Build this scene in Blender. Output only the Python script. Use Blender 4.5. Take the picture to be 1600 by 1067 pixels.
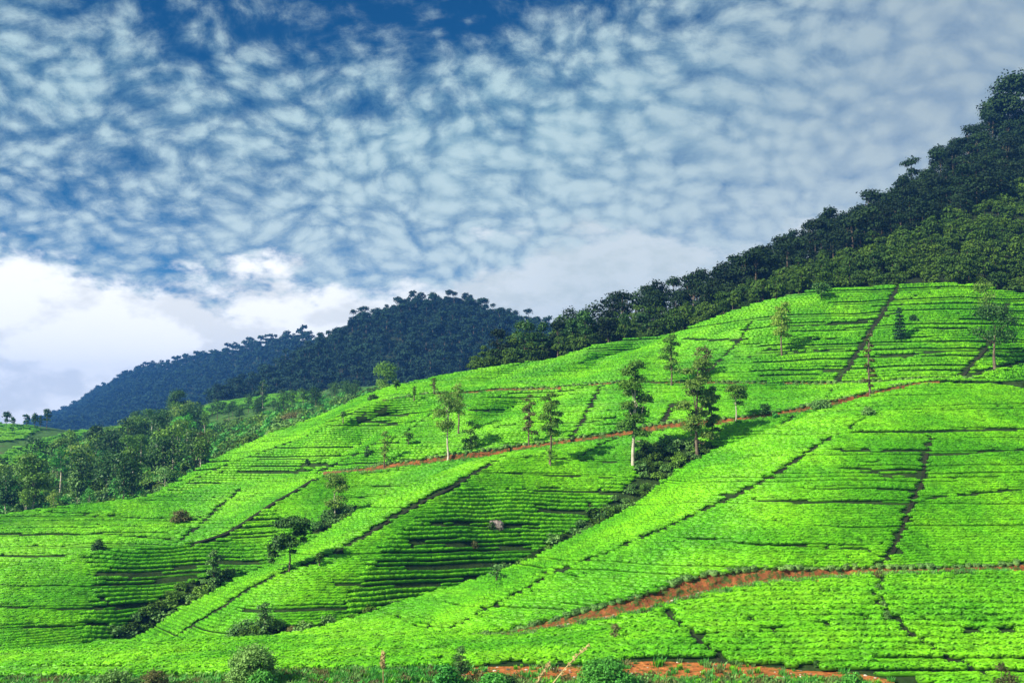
import bpy, math, random
import numpy as np
from mathutils import Vector, Matrix, Euler

for o in list(bpy.data.objects):
    bpy.data.objects.remove(o)
scene = bpy.context.scene
COL = scene.collection
rng = np.random.default_rng(7)
random.seed(7)

# ------------------------------------------------------------------ camera
F = 1715.0                      # focal length in photo pixels (photo 1600 x 1067)
HOR = 645.0                     # horizon row
TH = math.atan((HOR - 533.5) / F)
cam_d = bpy.data.cameras.new('camera')
cam_d.sensor_width = 36.0
cam_d.lens = 36.0 * F / 1600.0
cam_d.clip_start = 0.5
cam_d.clip_end = 30000
cam = bpy.data.objects.new('camera', cam_d)
COL.objects.link(cam)
cam.location = (0, 0, 0)
cam.rotation_euler = (math.pi / 2 + TH, 0, 0)
scene.camera = cam

# ------------------------------------------------------------------ sun, sky, exposure
EXPO = 0.85
SUN_AZ = math.radians(-121)     # from +Y (view direction), negative = left
SUN_EL = math.radians(37)
sdir = Vector((math.sin(SUN_AZ) * math.cos(SUN_EL), math.cos(SUN_AZ) * math.cos(SUN_EL), math.sin(SUN_EL)))
sl = bpy.data.lights.new('sun', 'SUN')
sl.energy = 4.9
sl.angle = math.radians(0.6)
sl.color = (1.0, 0.95, 0.84)
sun = bpy.data.objects.new('sun', sl)
COL.objects.link(sun)
sun.rotation_euler = sdir.to_track_quat('Z', 'Y').to_euler()
scene.view_settings.view_transform = 'Standard'
scene.view_settings.look = 'None'
scene.view_settings.exposure = EXPO
scene.view_settings.gamma = 1.0
scene.view_settings.use_curve_mapping = False
scene.cycles.volume_bounces = 0
scene.cycles.max_bounces = 6
scene.cycles.transparent_max_bounces = 8


class G:
    """tiny node-graph helper: arithmetic on sockets"""
    def __init__(s, nt): s.nt = nt
    def new(s, t, **kw):
        n = s.nt.nodes.new(t)
        for k, v in kw.items(): setattr(n, k, v)
        return n
    def put(s, inp, v):
        if isinstance(v, bpy.types.NodeSocket): s.nt.links.new(v, inp)
        else: inp.default_value = v
    def m(s, op, a, b=0.0, c=None, clamp=False):
        n = s.new('ShaderNodeMath', operation=op, use_clamp=clamp)
        s.put(n.inputs[0], a); s.put(n.inputs[1], b)
        if c is not None: s.put(n.inputs[2], c)
        return n.outputs[0]
    def step(s, v, lo, hi, a=0.0, b=1.0):
        n = s.new('ShaderNodeMapRange', interpolation_type='SMOOTHSTEP')
        s.put(n.inputs[0], v); s.put(n.inputs[1], lo); s.put(n.inputs[2], hi); s.put(n.inputs[3], a); s.put(n.inputs[4], b)
        return n.outputs[0]
    def mix(s, f, a, b):
        n = s.new('ShaderNodeMix', data_type='RGBA')
        s.put(n.inputs[0], f); s.put(n.inputs[6], a if isinstance(a, bpy.types.NodeSocket) else (*a, 1.0)); s.put(n.inputs[7], b if isinstance(b, bpy.types.NodeSocket) else (*b, 1.0))
        return n.outputs[2]
    def noise(s, vec, scale, detail=4, rough=0.55, dist=0.0, dim='3D'):
        n = s.new('ShaderNodeTexNoise', noise_dimensions=dim)
        s.put(n.inputs['Vector'], vec); s.put(n.inputs['Scale'], scale); s.put(n.inputs['Detail'], detail)
        s.put(n.inputs['Roughness'], rough); s.put(n.inputs['Distortion'], dist)
        return n.outputs[0]
    def comb(s, x, y, z):
        n = s.new('ShaderNodeCombineXYZ'); s.put(n.inputs[0], x); s.put(n.inputs[1], y); s.put(n.inputs[2], z)
        return n.outputs[0]


def build_world():
    w = bpy.data.worlds.new('World'); scene.world = w; w.use_nodes = True
    nt = w.node_tree; nt.nodes.clear(); g = G(nt)
    ST = 0.1
    out = g.new('ShaderNodeOutputWorld'); bg = g.new('ShaderNodeBackground')
    bg.inputs[1].default_value = ST
    nt.links.new(bg.outputs[0], out.inputs[0])
    sky = g.new('ShaderNodeTexSky', sky_type='NISHITA')
    sky.sun_disc = False; sky.sun_elevation = SUN_EL; sky.sun_rotation = SUN_AZ
    sky.altitude = 1500; sky.air_density = 1.2; sky.dust_density = 0.6; sky.ozone_density = 3.0
    # deep, polarised blue of the photograph
    tint = g.new('ShaderNodeMix', data_type='RGBA', blend_type='MULTIPLY'); tint.inputs[0].default_value = 1
    nt.links.new(sky.outputs[0], tint.inputs[6]); tint.inputs[7].default_value = (0.026, 0.20, 0.34, 1)
    blue = tint.outputs[2]
    tc = g.new('ShaderNodeTexCoord')
    nrm = g.new('ShaderNodeVectorMath', operation='NORMALIZE'); nt.links.new(tc.outputs['Generated'], nrm.inputs[0])
    sx = g.new('ShaderNodeSeparateXYZ'); nt.links.new(nrm.outputs[0], sx.inputs[0])
    X, Y, Z = sx.outputs
    az = g.m('ARCTAN2', X, Y)                                 # radians, + right of the view
    el = g.m('ARCSINE', Z)
    zz = g.m('ADD', g.m('MAXIMUM', Z, 0.0), 0.50)
    px = g.m('DIVIDE', X, zz); py = g.m('DIVIDE', Y, zz)
    P = g.comb(px, py, 0.0)
    wv = g.new('ShaderNodeTexNoise'); g.put(wv.inputs['Vector'], P); wv.inputs['Scale'].default_value = 5.0; wv.inputs['Detail'].default_value = 3
    wadd = g.new('ShaderNodeVectorMath', operation='MULTIPLY_ADD'); nt.links.new(wv.outputs[1], wadd.inputs[0]); wadd.inputs[1].default_value = (0.09, 0.09, 0); nt.links.new(P, wadd.inputs[2])
    PW = wadd.outputs[0]
    big = g.noise(P, 2.6, 4, 0.55)
    fine = g.m('ADD', g.m('MULTIPLY', g.noise(PW, 20.0, 8, 0.68, 0.0), 0.5), g.m('MULTIPLY', g.noise(PW, 60.0, 7, 0.7, 0.0), 0.5))
    vor = g.new('ShaderNodeTexVoronoi', feature='SMOOTH_F1', voronoi_dimensions='2D'); g.put(vor.inputs['Vector'], PW); vor.inputs['Scale'].default_value = 32.0
    vor.inputs['Smoothness'].default_value = 0.5
    if 'Detail' in vor.inputs: vor.inputs['Detail'].default_value = 0.0
    vor2 = g.new('ShaderNodeTexVoronoi', feature='SMOOTH_F1', voronoi_dimensions='2D'); g.put(vor2.inputs['Vector'], PW); vor2.inputs['Scale'].default_value = 16.0; vor2.inputs['Smoothness'].default_value = 0.4
    puff = g.m('SUBTRACT', 1.0, g.m('ADD', g.m('MULTIPLY', vor.outputs['Distance'], 0.9), g.m('MULTIPLY', vor2.outputs['Distance'], 0.6)))
    # coverage: overcast to the right, thinning to clear blue overhead and patchy at the left
    def blob(a0, e0, ra, re, rot=0.0):
        da = g.m('SUBTRACT', az, a0); de = g.m('SUBTRACT', el, e0)
        c, s_ = math.cos(rot), math.sin(rot)
        u = g.m('DIVIDE', g.m('ADD', g.m('MULTIPLY', da, c), g.m('MULTIPLY', de, s_)), ra)
        v = g.m('DIVIDE', g.m('SUBTRACT', g.m('MULTIPLY', de, c), g.m('MULTIPLY', da, s_)), re)
        r = g.m('ADD', g.m('MULTIPLY', u, u), g.m('MULTIPLY', v, v))
        return g.m('EXPONENT', g.m('MULTIPLY', r, -1.0))
    def ang(pxx, pyy):
        x = (pxx - 800) / F; yv = (533.5 - pyy) / F
        d = Vector((x, math.cos(TH) - yv * math.sin(TH), math.sin(TH) + yv * math.cos(TH))).normalized()
        return math.atan2(d.x, d.y), math.asin(d.z)
    def ablob(cx, cy, rx, ry, rot=0.0):
        a, e = ang(cx, cy)
        return blob(a, e, rx / F, ry / F, rot)
    cov = g.m('MULTIPLY', g.m('SUBTRACT', big, 0.5), 0.55)
    cov = g.m('ADD', cov, g.step(az, -0.34, 0.26, 0.66, 1.25))
    cov = g.m('SUBTRACT', cov, g.m('MULTIPLY', ablob(660, -40, 560, 135, 0.0), 1.15))
    cov = g.m('SUBTRACT', cov, g.m('MULTIPLY', ablob(90, 330, 210, 90, 0.0), 0.22))
    cov = g.m('SUBTRACT', cov, g.m('MULTIPLY', ablob(330, 440, 300, 45, 0.0), 0.14))
    cov = g.m('ADD', cov, g.m('MULTIPLY', ablob(620, 280, 400, 120, 0.2), 0.24))
    cov = g.m('ADD', cov, g.m('MULTIPLY', ablob(60, 140, 200, 50, 0.2), 0.12))
    cov = g.m('ADD', cov, g.m('MULTIPLY', ablob(1500, 90, 400, 200, 0.2), 0.30))
    dens = g.m('ADD', g.m('ADD', g.m('MULTIPLY', g.m('SUBTRACT', puff, 0.40), 0.95), g.m('MULTIPLY', g.m('SUBTRACT', fine, 0.5), 2.9)), cov)
    a1 = g.step(dens, -0.30, 1.35)
    # second, whiter bank of cumulus low over the horizon
    Pl = g.comb(g.m('MULTIPLY', az, 1.0), g.m('MULTIPLY', el, 1.9), 0.3)
    ln = g.noise(Pl, 7.0, 8, 0.6, 0.0)
    ln2 = g.noise(Pl, 19.0, 6, 0.6, 0.2)
    edge = g.m('ADD', g.step(az, -0.46, -0.30, 0.145, 0.118), g.step(az, -0.12, 0.06, 0.0, 0.045))
    top = g.m('ADD', edge, g.m('ADD', g.m('MULTIPLY', g.m('SUBTRACT', ln, 0.5), 0.15), g.m('MULTIPLY', g.m('SUBTRACT', ln2, 0.5), 0.08)))
    a2 = g.step(g.m('SUBTRACT', top, el), -0.008, 0.018)
    k = 1.0 / (ST * 2 ** EXPO)
    def C(r, gg, b): return (r * k, gg * k, b * k)
    shade = g.step(g.m('ADD', g.m('MULTIPLY', puff, 0.6), g.m('MULTIPLY', fine, 1.2)), 0.60, 1.10)
    sh_off = g.new('ShaderNodeVectorMath', operation='ADD'); nt.links.new(PW, sh_off.inputs[0]); sh_off.inputs[1].default_value = (0.010, -0.016, 0)
    vo = g.new('ShaderNodeTexVoronoi', feature='SMOOTH_F1', voronoi_dimensions='2D'); nt.links.new(sh_off.outputs[0], vo.inputs['Vector']); vo.inputs['Scale'].default_value = 32.0; vo.inputs['Smoothness'].default_value = 0.5
    rel = g.m('ADD', g.m('MULTIPLY', g.m('SUBTRACT', vo.outputs['Distance'], vor.outputs['Distance']), 1.1), g.m('MULTIPLY', g.m('SUBTRACT', g.noise(PW, 20.0, 5, 0.6), g.noise(sh_off.outputs[0], 20.0, 5, 0.6)), 1.6))
    shade = g.m('ADD', g.m('MULTIPLY', shade, 0.6), g.step(rel, -0.45, 0.45, 0.0, 0.42), clamp=True)
    right = g.step(az, -0.05, 0.42)
    c_lit = g.mix(right, C(0.54, 0.73, 0.77), C(0.43, 0.54, 0.60))
    c_shd = g.mix(right, C(0.20, 0.40, 0.52), C(0.28, 0.40, 0.52))
    c1 = g.mix(shade, c_shd, c_lit)
    glow = g.step(el, 0.30, 0.10)
    c1 = g.mix(g.m('MULTIPLY', glow, 0.50), c1, C(0.72, 0.82, 0.86))
    sh2 = g.step(g.noise(Pl, 13.0, 8, 0.58, 0.0), 0.40, 0.54)
    leftw = g.step(az, 0.08, -0.22)
    c2 = g.mix(sh2, g.mix(leftw, C(0.60, 0.70, 0.73), C(0.98, 1.0, 0.98)), g.mix(leftw, C(0.70, 0.79, 0.83), C(1.25, 1.25, 1.22)))
    below = g.step(el, 0.10, 0.22)
    bl = g.mix(below, C(0.10, 0.33, 0.66), blue)
    bl = g.mix(0.55, bl, blue)
    col = g.mix(g.m('MULTIPLY', a1, 0.96), bl, c1)
    col = g.mix(g.m('MULTIPLY', a2, 0.97), col, c2)
    nt.links.new(col, bg.inputs[0])
    w.cycles.sampling_method = 'MANUAL'; w.cycles.sample_map_resolution = 512
    return w


build_world()

# ------------------------------------------------------------------ pixel rays -> points of the place
def ray(px, py):
    x = (np.asarray(px, float) - 800) / F
    yv = (533.5 - np.asarray(py, float)) / F
    c, s = math.cos(TH), math.sin(TH)
    dy = c - yv * s
    return x / dy, (s + yv * c) / dy        # per metre of depth Y: X, Z

def world(px, py, D):
    rx, rz = ray(px, py)
    return np.stack([rx * D, np.broadcast_to(D, np.shape(rx)) * 1.0, rz * D], -1)

_perm = rng.random((64, 64))
def vnoise(x, y):
    x = np.asarray(x, float); y = np.asarray(y, float)
    xi = np.floor(x).astype(int); yi = np.floor(y).astype(int)
    fx = x - xi; fy = y - yi
    fx = fx * fx * (3 - 2 * fx); fy = fy * fy * (3 - 2 * fy)
    a = _perm[xi % 64, yi % 64]; b = _perm[(xi + 1) % 64, yi % 64]
    c = _perm[xi % 64, (yi + 1) % 64]; d = _perm[(xi + 1) % 64, (yi + 1) % 64]
    return (a * (1 - fx) + b * fx) * (1 - fy) + (c * (1 - fx) + d * fx) * fy - 0.5

def gsmooth(a, sig):
    r = int(sig * 3); k = np.exp(-0.5 * (np.arange(-r, r + 1) / sig) ** 2); k /= k.sum()
    n = len(a)
    left = 2 * a[0] - a[1:r + 1][::-1]; right = 2 * a[-1] - a[-r - 1:-1][::-1]
    return np.convolve(np.concatenate([left, a, right]), k, 'valid')

def seg_dist(px, py, poly):
    """signed distance (+ = above / left of the line) to a polyline in the picture plane, and 0..1 along it"""
    poly = np.asarray(poly, float)
    best = np.full(np.shape(px), 1e9); sg = np.zeros(np.shape(px))
    for (x0, y0), (x1, y1) in zip(poly[:-1], poly[1:]):
        dx, dy = x1 - x0, y1 - y0; L = dx * dx + dy * dy
        t = np.clip(((px - x0) * dx + (py - y0) * dy) / L, 0, 1)
        ex, ey = px - x0 - t * dx, py - y0 - t * dy
        d = np.hypot(ex, ey)
        s = np.sign(dy * (px - x0) - dx * (py - y0))
        m = d < best
        best = np.where(m, d, best); sg = np.where(m, s, sg)
    return best * sg


class Sheet:
    """a hillside: guide lines from its foot up to its crest, each with picture position and distance"""
    def __init__(s, guides, x0, x1, sig=5, ridges=(), rough=0.25, back=(12, 3.0)):
        s.xs = np.arange(x0, x1 + 1, 3.0)
        s.Y = []; s.D = []; x0, x1 = x0, x1
        for g in guides:
            g = np.asarray(g, float)
            s.Y.append(gsmooth(np.interp(s.xs, g[:, 0], g[:, 1]), sig))
            s.D.append(gsmooth(np.interp(s.xs, g[:, 0], g[:, 2]), sig * 1.6))
        s.Y = np.array(s.Y); s.D = np.array(s.D)
        for k in range(1, len(guides)):
            s.Y[k] = np.minimum(s.Y[k], s.Y[k - 1] - 1.5)
        s.ridges = ridges; s.rough = rough; s.back = back
    def guide(s, k, px):
        return np.interp(px, s.xs, s.Y[k]), np.interp(px, s.xs, s.D[k])
    def depth(s, px, py):
        px, py = np.broadcast_arrays(np.asarray(px, float), np.asarray(py, float))
        K = len(s.Y)
        Yk = np.array([np.interp(px, s.xs, s.Y[k]) for k in range(K)])
        Q = 1.0 / np.array([np.interp(px, s.xs, s.D[k]) for k in range(K)])
        sl = [(Q[k + 1] - Q[k]) / (Yk[k + 1] - Yk[k]) for k in range(K - 1)]
        tg = [sl[0]]
        for k in range(1, K - 1):
            a, b = sl[k - 1], sl[k]
            tg.append(np.where(a * b > 0, 2 * a * b / (a + b + 1e-12), 0.0))
        tg.append(sl[-1])
        q = np.zeros(px.shape)
        for k in range(K - 1):
            h = Yk[k + 1] - Yk[k]; t = (py - Yk[k]) / h
            tc = np.clip(t, 0, 1)
            h00 = 2 * tc ** 3 - 3 * tc ** 2 + 1; h10 = tc ** 3 - 2 * tc ** 2 + tc
            h01 = -2 * tc ** 3 + 3 * tc ** 2; h11 = tc ** 3 - tc ** 2
            v = h00 * Q[k] + h10 * h * tg[k] + h01 * Q[k + 1] + h11 * h * tg[k + 1]
            m = (t >= 0) if k > 0 else np.ones_like(t, bool)
            q = np.where(m, v, q)
        q = np.where(py > Yk[0], Q[0] + tg[0] * (py - Yk[0]), q)
        D = 1.0 / np.maximum(q, 1e-5)
        for poly, amp, w, fade in s.ridges:
            d = seg_dist(px, py, poly)
            xa, xb = min(p[0] for p in poly), max(p[0] for p in poly)
            ends = np.clip((px - xa) / 70, 0, 1) * np.clip((xb - px) / 70, 0, 1)
            ends = ends * np.clip((py - Yk[-1]) / 22, 0, 1) * np.clip((Yk[0] - py) / 22, 0, 1)
            D = D + amp * ends / (1 + np.exp(-np.clip(d / w, -30, 30))) * np.exp(-np.maximum(d, 0) / fade) \
                  - amp * 0.25 * ends * np.exp(-np.abs(d) / (fade * 0.7)) * (d <= 0)
        return D
    def pt(s, px, py):
        P = world(px, py, s.depth(px, py))
        P[..., 2] += s.rough * (vnoise(P[..., 0] / 9, P[..., 1] / 9) + 0.5 * vnoise(P[..., 0] / 3.3 + 9, P[..., 1] / 3.3))
        return P
    def mesh(s, name, mat, rows=70, step=2):
        xs = s.xs[::step]; K = len(s.Y)
        y0, _ = s.guide(0, xs); y1, _ = s.guide(K - 1, xs)
        T = np.linspace(0, 1, rows)
        py = y0[None] + (y1 - y0)[None] * T[:, None]
        px = np.broadcast_to(xs[None], py.shape)
        P = s.pt(px, py)
        top = P[-1]; bk = []
        for f in (0.25, 0.6, 1.0, 1.8, 3.0):
            b = top.copy(); b[:, 1] += s.back[0] * f; b[:, 0] *= b[:, 1] / top[:, 1]; b[:, 2] -= s.back[1] * f ** 1.5; bk.append(b)
        P = np.concatenate([P, np.array(bk)], 0)
        foot = P[0].copy(); foot[:, 2] -= 6; foot[:, 1] -= 0.5
        P = np.concatenate([foot[None], P], 0)
        P[..., 2] = np.maximum(P[..., 2], -34.6)
        o = grid_mesh(name, P, mat)
        return o


def grid_mesh(name, P, mat, parent=None):
    n, m = P.shape[:2]
    me = bpy.data.meshes.new(name)
    idx = np.arange(n * m).reshape(n, m)
    f = np.stack([idx[:-1, :-1], idx[:-1, 1:], idx[1:, 1:], idx[1:, :-1]], -1).reshape(-1, 4)
    fill_mesh(me, P.reshape(-1, 3), f)
    me.materials.append(mat)
    me.polygons.foreach_set('use_smooth', np.ones(len(f), bool))
    o = bpy.data.objects.new(name, me); COL.objects.link(o)
    if parent: o.parent = parent
    return o

def fill_mesh(me, V, Fq):
    V = np.asarray(V, np.float32); Fq = np.asarray(Fq, np.int32); k = Fq.shape[1]
    me.vertices.add(len(V)); me.vertices.foreach_set('co', V.ravel())
    me.loops.add(len(Fq) * k); me.loops.foreach_set('vertex_index', Fq.ravel())
    me.polygons.add(len(Fq))
    me.polygons.foreach_set('loop_start', np.arange(0, len(Fq) * k, k, dtype=np.int32))
    me.update(calc_edges=True)

def tag(o, label=None, cat=None, group=None, kind=None):
    if label: o['label'] = label
    if cat: o['category'] = cat
    if group: o['group'] = group
    if kind: o['kind'] = kind
    return o

# ------------------------------------------------------------------ materials
def new_mat(name):
    m = bpy.data.materials.new(name); m.use_nodes = True
    nt = m.node_tree; nt.nodes.clear(); g = G(nt)
    out = g.new('ShaderNodeOutputMaterial')
    return m, g, out

def leaf_mat(name, dark, light, trans=0.25, hue=0.0, rnd=0.5, rough=0.55, height=None, patch=0.0, vals=(0.78, 1.2)):
    """foliage: each leaf its own tone, each plant its own tone"""
    m, g, out = new_mat(name)
    geo = g.new('ShaderNodeNewGeometry'); oi = g.new('ShaderNodeObjectInfo')
    f = g.m('ADD', g.m('MULTIPLY', geo.outputs['Random Per Island'], 0.6), g.m('MULTIPLY', oi.outputs['Random'], rnd))
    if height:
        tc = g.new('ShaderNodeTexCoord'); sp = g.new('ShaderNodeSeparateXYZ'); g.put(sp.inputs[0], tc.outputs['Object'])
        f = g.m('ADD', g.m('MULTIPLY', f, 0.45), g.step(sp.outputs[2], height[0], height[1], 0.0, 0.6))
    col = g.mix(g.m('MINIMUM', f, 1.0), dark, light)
    n = g.noise(geo.outputs['Position'], 0.09, 3, 0.6)
    hs = g.new('ShaderNodeHueSaturation'); g.put(hs.inputs['Color'], col)
    v = g.step(n, 0.3, 0.7, *vals)
    if patch:
        n3 = g.noise(geo.outputs['Position'], 0.9, 4, 0.7)
        v = g.m('MULTIPLY', v, g.step(n3, 0.3, 0.62, 1 - patch, 1.08))
    g.put(hs.inputs['Value'], v)
    g.put(hs.inputs['Hue'], g.step(n, 0.3, 0.7, 0.512, 0.488))
    b = g.new('ShaderNodeBsdfPrincipled'); b.inputs['Roughness'].default_value = rough
    b.inputs['Specular IOR Level'].default_value = 0.25
    g.put(b.inputs['Base Color'], hs.outputs[0])
    t = g.new('ShaderNodeBsdfTranslucent'); g.put(t.inputs[0], hs.outputs[0])
    mx = g.new('ShaderNodeMixShader'); mx.inputs[0].default_value = trans
    g.nt.links.new(b.outputs[0], mx.inputs[1]); g.nt.links.new(t.outputs[0], mx.inputs[2]); g.nt.links.new(mx.outputs[0], out.inputs[0])
    return m

def ground_mat(name, c1, c2, c3=None, s1=0.4, s2=3.0, bump=0.15, c3lo=0.55, c3hi=0.7):
    m, g, out = new_mat(name)
    geo = g.new('ShaderNodeNewGeometry'); pos = geo.outputs['Position']
    a = g.step(g.noise(pos, s1, 6, 0.65), 0.35, 0.65)
    col = g.mix(a, c1, c2)
    n2 = g.noise(pos, s2, 5, 0.6)
    if c3: col = g.mix(g.step(g.noise(pos, s1 * 2.3, 5, 0.7), c3lo, c3hi), col, c3)
    hs = g.new('ShaderNodeHueSaturation'); g.put(hs.inputs['Color'], col); g.put(hs.inputs['Value'], g.step(n2, 0.25, 0.75, 0.65, 1.3))
    b = g.new('ShaderNodeBsdfPrincipled'); b.inputs['Roughness'].default_value = 0.95; b.inputs['Specular IOR Level'].default_value = 0.15
    g.put(b.inputs['Base Color'], hs.outputs[0])
    bp = g.new('ShaderNodeBump'); bp.inputs['Strength'].default_value = 0.8; bp.inputs['Distance'].default_value = bump
    g.put(bp.inputs['Height'], n2); g.nt.links.new(bp.outputs[0], b.inputs['Normal'])
    g.nt.links.new(b.outputs[0], out.inputs[0])
    return m

M = {}
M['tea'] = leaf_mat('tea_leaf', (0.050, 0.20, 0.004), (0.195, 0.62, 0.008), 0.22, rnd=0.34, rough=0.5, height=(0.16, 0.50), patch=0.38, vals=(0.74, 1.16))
M['tea_far'] = leaf_mat('tea_leaf_far', (0.04, 0.15, 0.008), (0.17, 0.48, 0.015), 0.2, rnd=0.25, height=(0.1, 0.6))
M['oak'] = leaf_mat('silver_oak_leaf', (0.035, 0.11, 0.012), (0.19, 0.38, 0.04), 0.38)
M['wispy'] = leaf_mat('wispy_leaf', (0.08, 0.17, 0.025), (0.28, 0.44, 0.06), 0.38)
M['brown'] = leaf_mat('brownish_leaf', (0.07, 0.08, 0.02), (0.20, 0.20, 0.06), 0.3)
M['darkleaf'] = leaf_mat('dark_leaf', (0.010, 0.042, 0.007), (0.06, 0.16, 0.022), 0.15)
M['hero'] = leaf_mat('glossy_leaf', (0.010, 0.035, 0.010), (0.07, 0.18, 0.02), 0.12, rough=0.6)
M['conifer'] = leaf_mat('conifer_leaf', (0.006, 0.035, 0.010), (0.03, 0.12, 0.03), 0.1)
M['forest'] = leaf_mat('forest_leaf', (0.003, 0.011, 0.003), (0.020, 0.052, 0.009), 0.12, rough=0.8, rnd=0.8)
M['scrub'] = leaf_mat('scrub_leaf', (0.020, 0.060, 0.007), (0.075, 0.15, 0.011), 0.2, rough=0.8, rnd=0.8)
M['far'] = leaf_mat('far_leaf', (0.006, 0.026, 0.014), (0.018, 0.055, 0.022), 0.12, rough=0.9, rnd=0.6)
M['valley'] = leaf_mat('valley_leaf', (0.035, 0.10, 0.012), (0.17, 0.34, 0.03), 0.2, rnd=0.5)
M['bright'] = leaf_mat('bright_leaf', (0.03, 0.16, 0.015), (0.12, 0.48, 0.05), 0.25)
M['gully'] = leaf_mat('gully_leaf', (0.045, 0.13, 0.025), (0.20, 0.40, 0.08), 0.2, rnd=0.5)
M['straw'] = leaf_mat('straw', (0.35, 0.27, 0.10), (0.62, 0.48, 0.20), 0.2)
M['bark'] = ground_mat('bark', (0.10, 0.07, 0.045), (0.20, 0.16, 0.11), s1=2, s2=9, bump=0.02)
M['palebark'] = ground_mat('pale_bark', (0.42, 0.36, 0.26), (0.58, 0.52, 0.40), s1=2, s2=9, bump=0.02)
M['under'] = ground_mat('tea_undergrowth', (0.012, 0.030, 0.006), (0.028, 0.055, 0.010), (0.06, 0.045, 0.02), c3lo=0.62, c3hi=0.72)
M['soil'] = ground_mat('orange_earth', (0.36, 0.105, 0.022), (0.50, 0.17, 0.045), (0.10, 0.12, 0.02), s1=0.9, bump=0.3, c3lo=0.50, c3hi=0.62)
M['soil2'] = ground_mat('brown_earth', (0.15, 0.065, 0.022), (0.32, 0.12, 0.04), (0.05, 0.08, 0.015), s1=0.5, bump=0.1, c3lo=0.50, c3hi=0.60)
M['bank'] = ground_mat('earth_bank', (0.16, 0.055, 0.018), (0.30, 0.10, 0.03), (0.05, 0.09, 0.015), s1=0.8, bump=0.25, c3lo=0.46, c3hi=0.58)
M['verge'] = ground_mat('weedy_verge', (0.10, 0.14, 0.02), (0.30, 0.13, 0.035), (0.05, 0.12, 0.015), s1=0.7, bump=0.15, c3lo=0.45, c3hi=0.6)
M['forestfloor'] = ground_mat('forest_floor', (0.012, 0.020, 0.007), (0.022, 0.035, 0.010), s1=0.1, s2=0.8)
M['meadow'] = ground_mat('valley_grass', (0.035, 0.09, 0.012), (0.07, 0.16, 0.02), (0.11, 0.085, 0.045), s1=0.02, s2=0.5, c3lo=0.6, c3hi=0.7)
M['rock'] = ground_mat('grey_rock', (0.12, 0.10, 0.085), (0.24, 0.20, 0.17), s1=1.5, s2=6, bump=0.1)
M['path'] = ground_mat('path_soil', (0.012, 0.020, 0.007), (0.026, 0.026, 0.012), s1=0.7)

# ------------------------------------------------------------------ the hillsides (guide lines: picture x, picture y, distance in metres)
crestA = [(-200, 1045, 94), (0, 1022, 94), (100, 1010, 95), (250, 997, 95), (440, 1000, 94), (560, 998, 93), (700, 1000, 92), (760, 1000, 92),
          (870, 985, 92), (960, 968, 92), (1040, 950, 93), (1100, 933, 94), (1200, 915, 95), (1370, 899, 98), (1600, 895, 100), (1850, 893, 102)]
footA = [(-200, 1075, 80), (0, 1062, 79), (300, 1064, 77.5), (380, 1056, 77.5), (500, 1048, 78), (640, 1046, 77.5), (700, 1040, 78), (900, 1040, 78), (1000, 1033, 78.5), (1130, 1035, 78),
         (1230, 1044, 77), (1330, 1052, 76), (1420, 1066, 74), (1500, 1100, 70), (1600, 1130, 66), (1850, 1160, 63)]
preA = [(x, y + (2.5 if x > 700 else 6), d - 1.4) for x, y, d in crestA]
A = Sheet([footA, crestA], -200, 1850, back=(9, 2.2), rough=0.35)
edge0 = [(-200, 1085, 74), (500, 1069, 74), (700, 1060, 74.6), (1300, 1061, 74.4), (1400, 1090, 71), (1600, 1150, 64), (1850, 1180, 61)]
F1 = Sheet([edge0, [(x, y + 1.5, d) for x, y, d in footA]], 690, 1400, rough=0.3)
F2 = Sheet([edge0, [(x, y + 1.5, d) for x, y, d in footA]], -200, 688, rough=0.3)
F0 = Sheet([[(x, 1330, 47) for x in (-200, 1850)], [(x, y + .8, d) for x, y, d in edge0]], -200, 1850, rough=0.3)

crestB = [(390, 1004, 96), (410, 1000, 97), (480, 988, 100), (560, 967, 104), (610, 952, 107), (660, 935, 110), (710, 920, 113), (760, 903, 116), (810, 884, 119), (860, 862, 122),
          (900, 843, 124), (930, 827, 126), (965, 806, 128), (1000, 785, 130), (1030, 763, 132), (1060, 740, 134), (1100, 715, 136), (1160, 691, 139), (1230, 663, 143),
          (1290, 642, 146), (1350, 624, 149), (1410, 610, 151), (1470, 600, 152), (1540, 602, 152), (1600, 606, 152), (1850, 640, 150)]
footB = [(390, 1008, 94.5), (560, 1003, 93.3), (700, 1001, 92.5), (745, 996, 93.5), (800, 984, 94.3), (870, 967, 95.0), (960, 944, 95.4), (1040, 921, 96.6),
         (1085, 904, 97.6), (1200, 890, 98.6), (1370, 886, 100.6), (1450, 889, 101.5), (1600, 881, 103), (1850, 876, 106)]
midB = [(390, 1006, 95.5), (655, 1000, 94), (700, 985, 96), (760, 957, 100), (850, 907, 106), (950, 870, 109), (1000, 847, 111), (1075, 812, 114), (1150, 775, 118),
        (1240, 725, 125), (1310, 690, 131), (1400, 672, 134), (1600, 672, 135), (1850, 690, 134)]
B = Sheet([footB, midB, crestB], 390, 1850, rough=0.35, back=(12, 3.5))

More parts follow.
